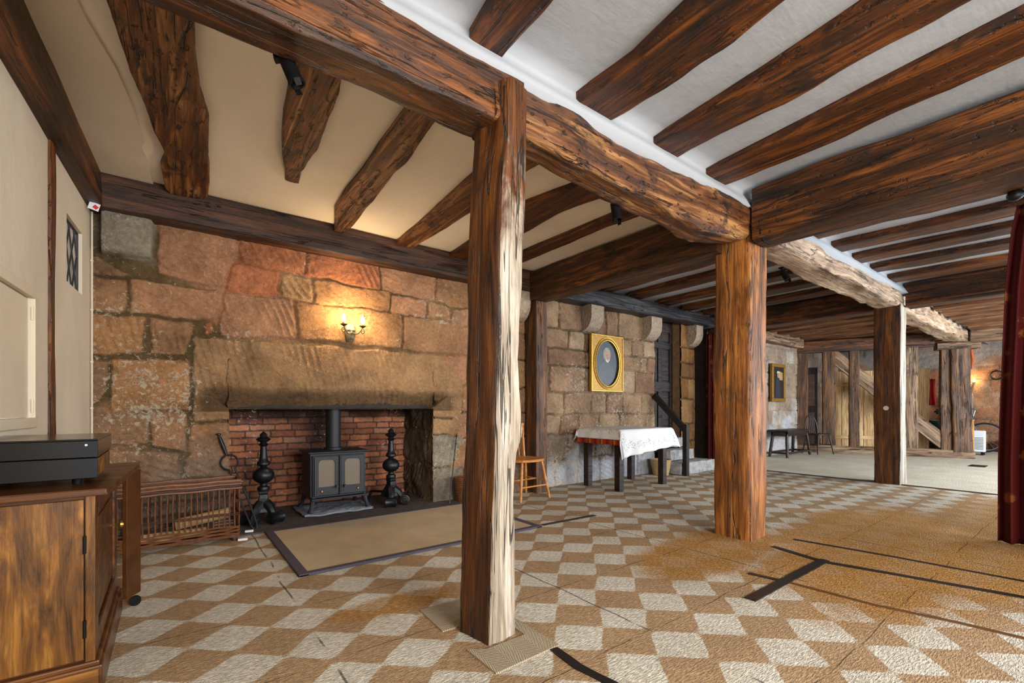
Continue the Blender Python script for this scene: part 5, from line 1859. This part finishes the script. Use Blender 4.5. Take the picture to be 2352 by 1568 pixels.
m = MB()
patch(m, ell(0, 0, aw, ah, 40), .0035, 0)
coat = [(-.17, -.26), (-.165, -.12), (-.14, -.04), (-.07, .0), (0, .035), (.05, .01), (.11, -.03), (.165, -.10), (.19, -.18), (.15, -.25), (.05, -.312), (-.06, -.31), (-.13, -.275)]
patch(m, coat, .0028, 3)
patch(m, ell(.012, .128, .076, .098), .0024, 2)
patch(m, ell(.022, .108, .058, .083), .0018, 1)
patch(m, [(-.015, .035), (.03, .012), (.062, .05), (.062, .07), (.028, .036), (-.005, .06)], .0015, 4)
patch(m, ell(.01, .172, .062, .036, 20, 0, PI), .0013, 2)
for x in (.008, .042):
    patch(m, ell(x, .122, .008, .004, 10), .0012, 5)
patch(m, [(.028, .12), (.036, .092), (.022, .09)], .0012, 2)
patch(m, ell(.028, .076, .014, .004, 10), .0012, 5)
m.build('canvas', [P_BG, P_SKIN, P_HAIR, P_COAT, P_WHITE, P_DARK], t, smooth=False)

t = thing('standing_portrait', 'tall narrow gilt-framed painting of a robed standing figure on the far stone wall', 'picture', (10.36, 4.335, 1.54))
fw_, fh_ = .31, .40
m = MB()
for (x0, x1, z0, z1) in ((-fw_, fw_, fh_ - .07, fh_), (-fw_, fw_, -fh_, -fh_ + .07), (-fw_, -fw_ + .07, -fh_ + .07, fh_ - .07), (fw_ - .07, fw_, -fh_ + .07, fh_ - .07)):
    m.box2((x0, -.03, z0), (x1, .03, z1))
m.build('frame', GOLDD, t, smooth=False, bevel=.008)
m = MB()
patch(m, [(-.25, -.34), (.25, -.34), (.25, .34), (-.25, .34)], -.006, 0)
patch(m, [(.02, .06), (.22, .06), (.22, .22), (.06, .25)], -.0066, 4)
patch(m, [(-.12, -.32), (.12, -.32), (.10, -.05), (.06, .10), (-.02, .13), (-.08, .05), (-.11, -.1)], -.0072, 3)
patch(m, ell(.0, .16, .045, .055), -.0078, 1)
patch(m, ell(.0, .20, .06, .05, 18, 0, PI), -.0074, 2)
m.build('canvas', [P_DARK, P_SKIN, P_WHITE, P_ROBE, P_SKY], t, smooth=False)


# ------------------------------------------------------------------ curtains and rails
def curtain(name, label, X, edge, yfar, z0, z1, waves, amp, rings_z=None, seed=0):
    t = thing(name, label, 'curtain', (X, yfar, z0))
    n, nz = 140, 50
    V = []
    for j in range(nz + 1):
        z = z0 + (z1 - z0) * j / nz
        ye = edge(z)
        for i in range(n + 1):
            s = i / n
            y = ye + (yfar - ye) * s
            a = amp * (.65 + .5 * math.sin(s * 5 + seed)) * (.6 + .4 * (1 - j / nz))
            x = a * math.sin(2 * PI * waves * s + .5 * math.sin(3 * s * PI + seed) + .35 * math.sin(j / nz * 4)) + .3 * a * math.sin(2 * PI * waves * 2.3 * s)
            V.append((x, y - yfar, z - z0))
    F = [(j * (n + 1) + i, j * (n + 1) + i + 1, (j + 1) * (n + 1) + i + 1, (j + 1) * (n + 1) + i) for j in range(nz) for i in range(n)]
    o = link_mesh('drape', V, F, CURT, t, angle=0)
    sm = o.modifiers.new('thickness', 'SOLIDIFY')
    sm.thickness = .004
    if rings_z:
        for k in range(6):
            y = edge(z1) + (yfar - edge(z1)) * (k + .6) / 6.5
            MB().torus((0, y - yfar, rings_z - z0 - .014), .040, .004, 20, 6, Matrix.Rotation(PI / 2, 3, 'X')).build('ring', IRON, t)
    return t


eg = interp([(0, .530), (.6, .53), (1.2, .515), (1.9, .492), (2.3, .462), (2.45, .437), (2.5, .43)])
curtain('red_curtain', 'dark red brocade curtain reaching the floor nearest the camera', 4.95, lambda z: eg(z)[0], -.35, .006, 2.485, 9, .032, 2.56, 1)
curtain('red_curtain', 'deep red curtain bunched beside the stone pillar behind the thick post', 7.30, lambda z: 4.20, 3.72, .006, 2.265, 6, .030, 2.33, 2)
t = thing('curtain_rail', 'black curtain rail with ball finial, hung over the nearest red curtain', 'curtain rail', (4.95, .42, 2.56))
MB().tube([(0, 0, 0), (0, -1.4, 0)], .016, 12).build('rod', IRON, t)
MB().lathe([(.016, -.03), (.02, -.02), (.03, -.012), (.042, .01), (.045, .03), (.036, .055), (.012, .068), (.002, .07)], (0, 0, 0), 18, Matrix.Rotation(-PI / 2, 3, 'X')).build('finial', IRON, t)
for y in (-.36, -1.2):
    MB().tube([(0, y, 0), (0, y, .10)], .010, 8).build('bracket', IRON, t)
t = thing('curtain_rail', 'black curtain rail with knob end over the bunched red curtain', 'curtain rail', (7.30, 4.25, 2.33))
MB().tube([(0, .03, 0), (0, -.72, 0)], .018, 12).build('rod', IRON, t)
for y in (-.02, -.66):
    MB().tube([(0, y, 0), (0, y, .33)], .010, 8).build('bracket', IRON, t)
t = thing('curtain_rail', 'brown wooden curtain rail along the cross beam at the white-edged post', 'curtain rail', (7.60, 1.62, 2.36))
MB().tube([(0, 0, 0), (0, -3.0, .02)], .017, 12).build('rod', wood('rail_wood', S(30, 14, 8), S(64, 32, 18), S(90, 50, 28), .3, .1, .1, bump=.001), t)
for y in (-.12, -2.4):
    MB().tube([(0, y, 0), (.12, y, .05)], .010, 8).build('bracket', IRON, t)

# ------------------------------------------------------------------ timber screen at the far end
SP, SD = Vector((12.75, 1.75, 0)), Vector((-.387, .922, 0)).normalized()
SN = Vector((-SD.y, SD.x, 0))
if SN.x < 0:
    SN = -SN                              # away from the camera


def sp(s, z=0.0, o=0.0):
    return SP + SD * s + SN * o + Vector((0, 0, z))


scr = thing('timber_screen', 'open timber-framed screen of studs and diagonal brace on a low sill', 'screen', sp(1.4))
MI = Matrix.Translation(-sp(1.4))


def part(name, A, B, mat, prof, seed, ydir=None, amp=.006, n=None, rad=.1, lab=None):
    o = timber(name, 'x', A, B, mat, prof, 'x', None, n, amp, seed, rad, 4, ydir)
    del o['label'], o['category']
    o.parent = scr
    o.matrix_parent_inverse = MI
    if lab:
        o['label'] = lab
    return o


part('sill', sp(-.05), sp(2.93), GREYW, cst(-.11, .11, 0, .16), 101, None, .014)
for (s, wl, wr, top, mat, sd_) in ((2.84, .13, .10, 2.28, POSTD, 102), (2.32, .12, .12, 2.28, POSTD, 103), (1.86, .09, .09, 2.28, POSTD, 104), (.90, .10, .10, 2.28, GREYW, 105), (.37, .10, .08, 2.18, POSTD, 106)):
    part('stud', sp(s, .15), sp(s, top), mat, cst(-wl, wr, -.08, .08), sd_, SD)
part('post', sp(.13, .12, -.02), sp(.17, 2.18, -.02), POSTD, cst(-.15, .15, -.11, .11), 107, SD, .012, None, .2)
part('post_cap', sp(-.12, 2.24, -.02), sp(.52, 2.24, -.02), GREYW, cst(-.14, .14, -.06, .08), 108, None, .01, None, .3)
part('brace', sp(2.34, 2.28), sp(.26, .16), GREYW, cst(-.13, .13, -.06, .06), 109, SD + Vector((0, 0, 1)), .006)
part('head_beam', sp(.55, 2.28), sp(2.93, 2.28), BEAM, cst(-.10, .10, -.02, .24), 110, None)

bp = thing('board_partition', 'pale upright pine boards standing behind the timber screen', 'partition', sp(1.8, 0, .42))


def upright(o, base):
    # local X runs up, local Y along the screen
    o.matrix_basis = Matrix(((0, SD.x, SD.y, base.x), (0, SD.y, -SD.x, base.y), (1, 0, 0, base.z), (0, 0, 0, 1)))
    return o


for i, s in enumerate((2.34, 2.14, 1.94, 1.74, 1.54, 1.34, 1.14)):
    upright(MB().box2((0, -.095, -.012), (1.86 - .02 * (i % 3), .095, .012)).build('board', PINE, bp, smooth=False, bevel=.003), sp(s, .0, .42) - sp(1.8, 0, .42))
m = MB().box2((-.65, .012, 1.5), (.65, .04, 1.58)).box2((-.65, .012, .3), (.65, .04, .38))
m.build('batten', PINE, bp, (0, 0, 0), rot=(0, 0, math.atan2(SD.y, SD.x)), smooth=False)
t = thing('board_door', 'tall pale boarded cupboard side standing behind the brace of the timber screen', 'cupboard', sp(.66, 0, .50))
upright(MB().box2((0, -.15, -.02), (1.86, .13, .02)).build('side_board', PINE, t, smooth=False, bevel=.004), Vector((0, 0, 0)))
upright(MB().box2((0, .13, -.025), (1.86, .165, .025)).build('edge_board', CREAM, t, smooth=False, bevel=.003), Vector((0, 0, 0)))
t = thing('dark_door', 'dark narrow wooden door between the two end posts of the timber screen', 'door', sp(2.66, 0, .46))
upright(MB().box2((0, -.16, -.02), (1.96, .16, .02)).build('leaf', DOORW, t, smooth=False, bevel=.004), Vector((0, 0, 0)))
for z0, z1 in ((.15, .9), (1.05, 1.8)):
    MB().box2((-.10, .018, z0), (.10, .028, z1)).box2((-.10, -.028, z0), (.10, -.018, z1)).build('panel', CABD, t, rot=(0, 0, math.atan2(SD.y, SD.x)), smooth=False, bevel=.004)

# coat hanging on the cupboard side
m = MB()
vs, fs_ = [], []
for j in range(9):
    for i in range(7):
        vs.append((.02 * math.sin(i * 1.9 + j * .3), (i - 3) * (.009 + .0015 * j), -j * .07))
for j in range(8):
    for i in range(6):
        fs_.append((j * 7 + i, j * 7 + i + 1, (j + 1) * 7 + i + 1, (j + 1) * 7 + i))
m.add(vs, fs_)
o = m.build('red_coat', REDC, loc=sp(.452, 1.62, .50), angle=0)
o.modifiers.new('thickness', 'SOLIDIFY').thickness = .02
MB().tube([(0, 0, 0), SD * .0575], .006, 6).build('hook', IRON, o)
tag(o, 'sliver of a red cloth hanging at the edge of the pale cupboard', 'cloth')

t = thing('storage_bin', 'dark green bin behind the lower end of the diagonal brace', 'bin', (14.1, 2.45, 0))
MB().lathe([(.17, 0), (.22, .68), (.235, .69), (.235, .72), (.20, .72), (.16, .03)], (0, 0, 0), 24).build('body', GREENP, t)

# beech table with boxes
t = thing('beech_table', 'pale beech table at the end of the timber screen', 'table', (13.35, 1.95, 0))
for x in (-.19, .19):
    for y in (-.13, .13):
        MB().box2((-.025, -.025, 0), (.025, .025, .74)).build('leg', BEECH, t, (x, y, 0), smooth=False, bevel=.003)
MB().box2((-.22, -.16, .735), (.22, .16, .76)).build('tabletop', BEECH, t, smooth=False, bevel=.003)
m = MB().box2((-.20, -.155, .65), (.20, -.135, .735)).box2((-.20, .135, .65), (.20, .155, .735)).box2((-.215, -.15, .65), (-.195, .15, .735)).box2((.195, -.15, .65), (.215, .15, .735))
m.build('apron', BEECH, t, smooth=False)
MB().box2((-.20, -.15, .34), (.20, .15, .36)).build('shelf', BEECH, t, smooth=False)
t = thing('cream_box', 'cream metal box with a dark slot on the shelf of the beech table', 'box', (13.35, 1.95, .362))
MB().box2((-.15, -.10, 0), (.15, .10, .24)).build('case', CREAM, t, smooth=False, bevel=.01)
MB().box2((-.153, -.06, .12), (-.14, .0, .17)).build('slot', BLACKPL, t, smooth=False)
t = thing('cream_box', 'cream cabinet under the shelf of the beech table', 'box', (13.35, 1.95, 0))
MB().box2((-.15, -.10, .0), (.15, .10, .32)).build('case', CREAM, t, smooth=False, bevel=.01)
t = thing('electric_heater', 'white slatted heater between the beech table and the bicycle', 'heater', (13.9, 1.80, 0))
MB().box2((-.08, -.13, .06), (.08, .13, .52)).build('case', WHITEPL, t, smooth=False, bevel=.02)
m = MB()
for i in range(9):
    m.box2((-.088, -.11, .12 + i * .03), (-.078, .11, .133 + i * .03))
m.build('grille', STEEL, t, smooth=False)
for y in (-.09, .09):
    MB().box2((-.11, -.02, 0), (.11, .02, .065)).build('foot', BLACKPL, t, (0, y, 0), smooth=False)
t = thing('white_cupboard', 'tall narrow off-white cupboard against the end wall under the distant sconce', 'cupboard', (15.22, 2.20, 0))
MB().box2((-.2, -.14, 0), (.2, .14, 1.34)).build('body', CREAM, t, smooth=False, bevel=.006)
MB().box2((-.215, -.13, .06), (-.2, .13, 1.30)).build('door', CREAM, t, smooth=False, bevel=.004)

# bicycle leaning by the end wall, lengthways across the view
t = thing('bicycle', 'blue bicycle parked against the end stone wall', 'bicycle', (14.75, 1.78, 0))
RX = Matrix.Rotation(PI / 2, 3, 'Y')
for nm, y in (('front_wheel', 0), ('rear_wheel', 1.02)):
    w = MB().torus((0, 0, 0), .315, .022, 36, 8, RX).build(nm, RUBBER, t, (0, y, .338))
    MB().torus((0, 0, 0), .292, .009, 36, 6, RX).build('rim', STEEL, w)
    m = MB()
    for i in range(18):
        a = 2 * PI * i / 18
        m.tube([(.012 * (-1) ** i, .02 * math.cos(a + .5), .02 * math.sin(a + .5)), (0, .29 * math.cos(a), .29 * math.sin(a))], .0022, 4)
    m.tube([(-.04, 0, 0), (.04, 0, 0)], .016, 10)
    m.build('spokes', STEEL, w)
m = MB()
hd, bb, st_, ra = (0, .19, .82), (0, .62, .30), (0, .74, .80), (0, 1.02, .338)
for a, b, r in ((hd, (0, .22, .68), .02), ((0, .20, .80), st_, .016), ((0, .22, .70), bb, .019), (bb, (0, .77, .88), .017)):
    m.tube([a, b], r, 10)
for e in (-.05, .05):
    m.tube([(0, bb[1], bb[2]), (e, ra[1], ra[2])], .009, 8)
    m.tube([(0, st_[1], st_[2] - .02), (e, ra[1], ra[2])], .008, 8)
m.build('frame', BLUEP, t)
m = MB()
for e in (-.05, .05):
    m.tube([(e * .5, .20, .68), (e, .15, .5), (e, 0, .338)], .011, 8)
m.build('fork', BLUEP, t)
m = MB().tube([(0, .19, .82), (0, .16, .95)], .014, 8).tube([(-.28, .24, .98), (-.15, .16, 1.0), (0, .15, .96), (.15, .16, 1.0), (.28, .24, .98)], .012, 8)
m.build('handlebar', STEEL, t)
for e in (-1, 1):
    MB().tube([(e * .22, .21, .99), (e * .29, .26, .98)], .017, 8).build('grip', RUBBER, t)
MB().lathe([(.01, 0), (.06, .01), (.055, .04), (.02, .05)], (0, .80, .89), 14).tube([(0, .82, .92), (0, .68, .92)], [.07, .02], 8).build('saddle', BLACKPL, t)
m = MB().torus((.035, .62, .30), .085, .006, 22, 6, RX).tube([(.04, .62, .30), (.04, .60, .14)], .009, 6).tube([(-.04, .62, .30), (-.04, .64, .46)], .009, 6)
m.build('crank', STEEL, t)
MB().tube([(.05, .9, .33), (.16, .8, .0)], .008, 6).build('kick_stand', STEEL, t)

t = thing('hanging_ring', 'iron ring hanging on the end stone wall to the side of the distant sconce', 'ring', (15.44, 1.675, 1.77))
MB().torus((-.01, 0, 0), .10, .016, 24, 8, RX).build('ring', IRON, t)
MB().tube([(.06, 0, .13), (-.03, 0, .12), (-.03, 0, .095)], .010, 8).build('hook', IRON, t)
t = MB().tube([(0, 0, 2.34), (.01, .01, 2.2), (0, -.01, 2.0), (.02, .01, 1.82)], [.03, .022, .028, .01], 8).build('orange_rope', ORCORD, loc=(13.35, 1.80, 0))
tag(t, 'orange cord hanging from the short pale beam end', 'cord')
m = MB().box2((-.17, -.10, 0), (.17, .10, .008))
tag(m.build('floor_vent', BLACKPL, loc=(11.15, 1.43, 0), smooth=False), 'small dark floor vent in the pale matting', 'vent')
m = MB().lathe([(.10, 0), (.14, .03), (.15, .14), (.11, .24), (.04, .28), (.01, .29)], (0, 0, 0), 16)
tag(m.build('brown_bag', plain('brown_leather', S(92, 50, 34), .6), loc=(15.2, 1.56, 0)), 'dark brown bag on the floor beside the bicycle wheel', 'bag')

# black cable looped round the joint above the thick post
p = [(3.46, 1.56, 2.62), (3.452, 1.575, 2.50), (3.448, 1.57, 2.36), (3.45, 1.56, 2.27), (3.47, 1.55, 2.222), (3.56, 1.54, 2.216)]
tag(MB().tube(p, .008, 8).build('loose_cable', BLACKPL), 'black cable hanging in the joint above the thick square post', 'cable')
# small details on the dark post
tag(MB().lathe([(.03, 0), (.03, .004)], (7.576, 1.83, 1.0), 18, Matrix.Rotation(-PI / 2, 3, 'Y')).build('round_sticker', PAINTC), 'pale round sticker on the dark post at the matting edge', 'sticker')
bpy.context.view_layer.update()
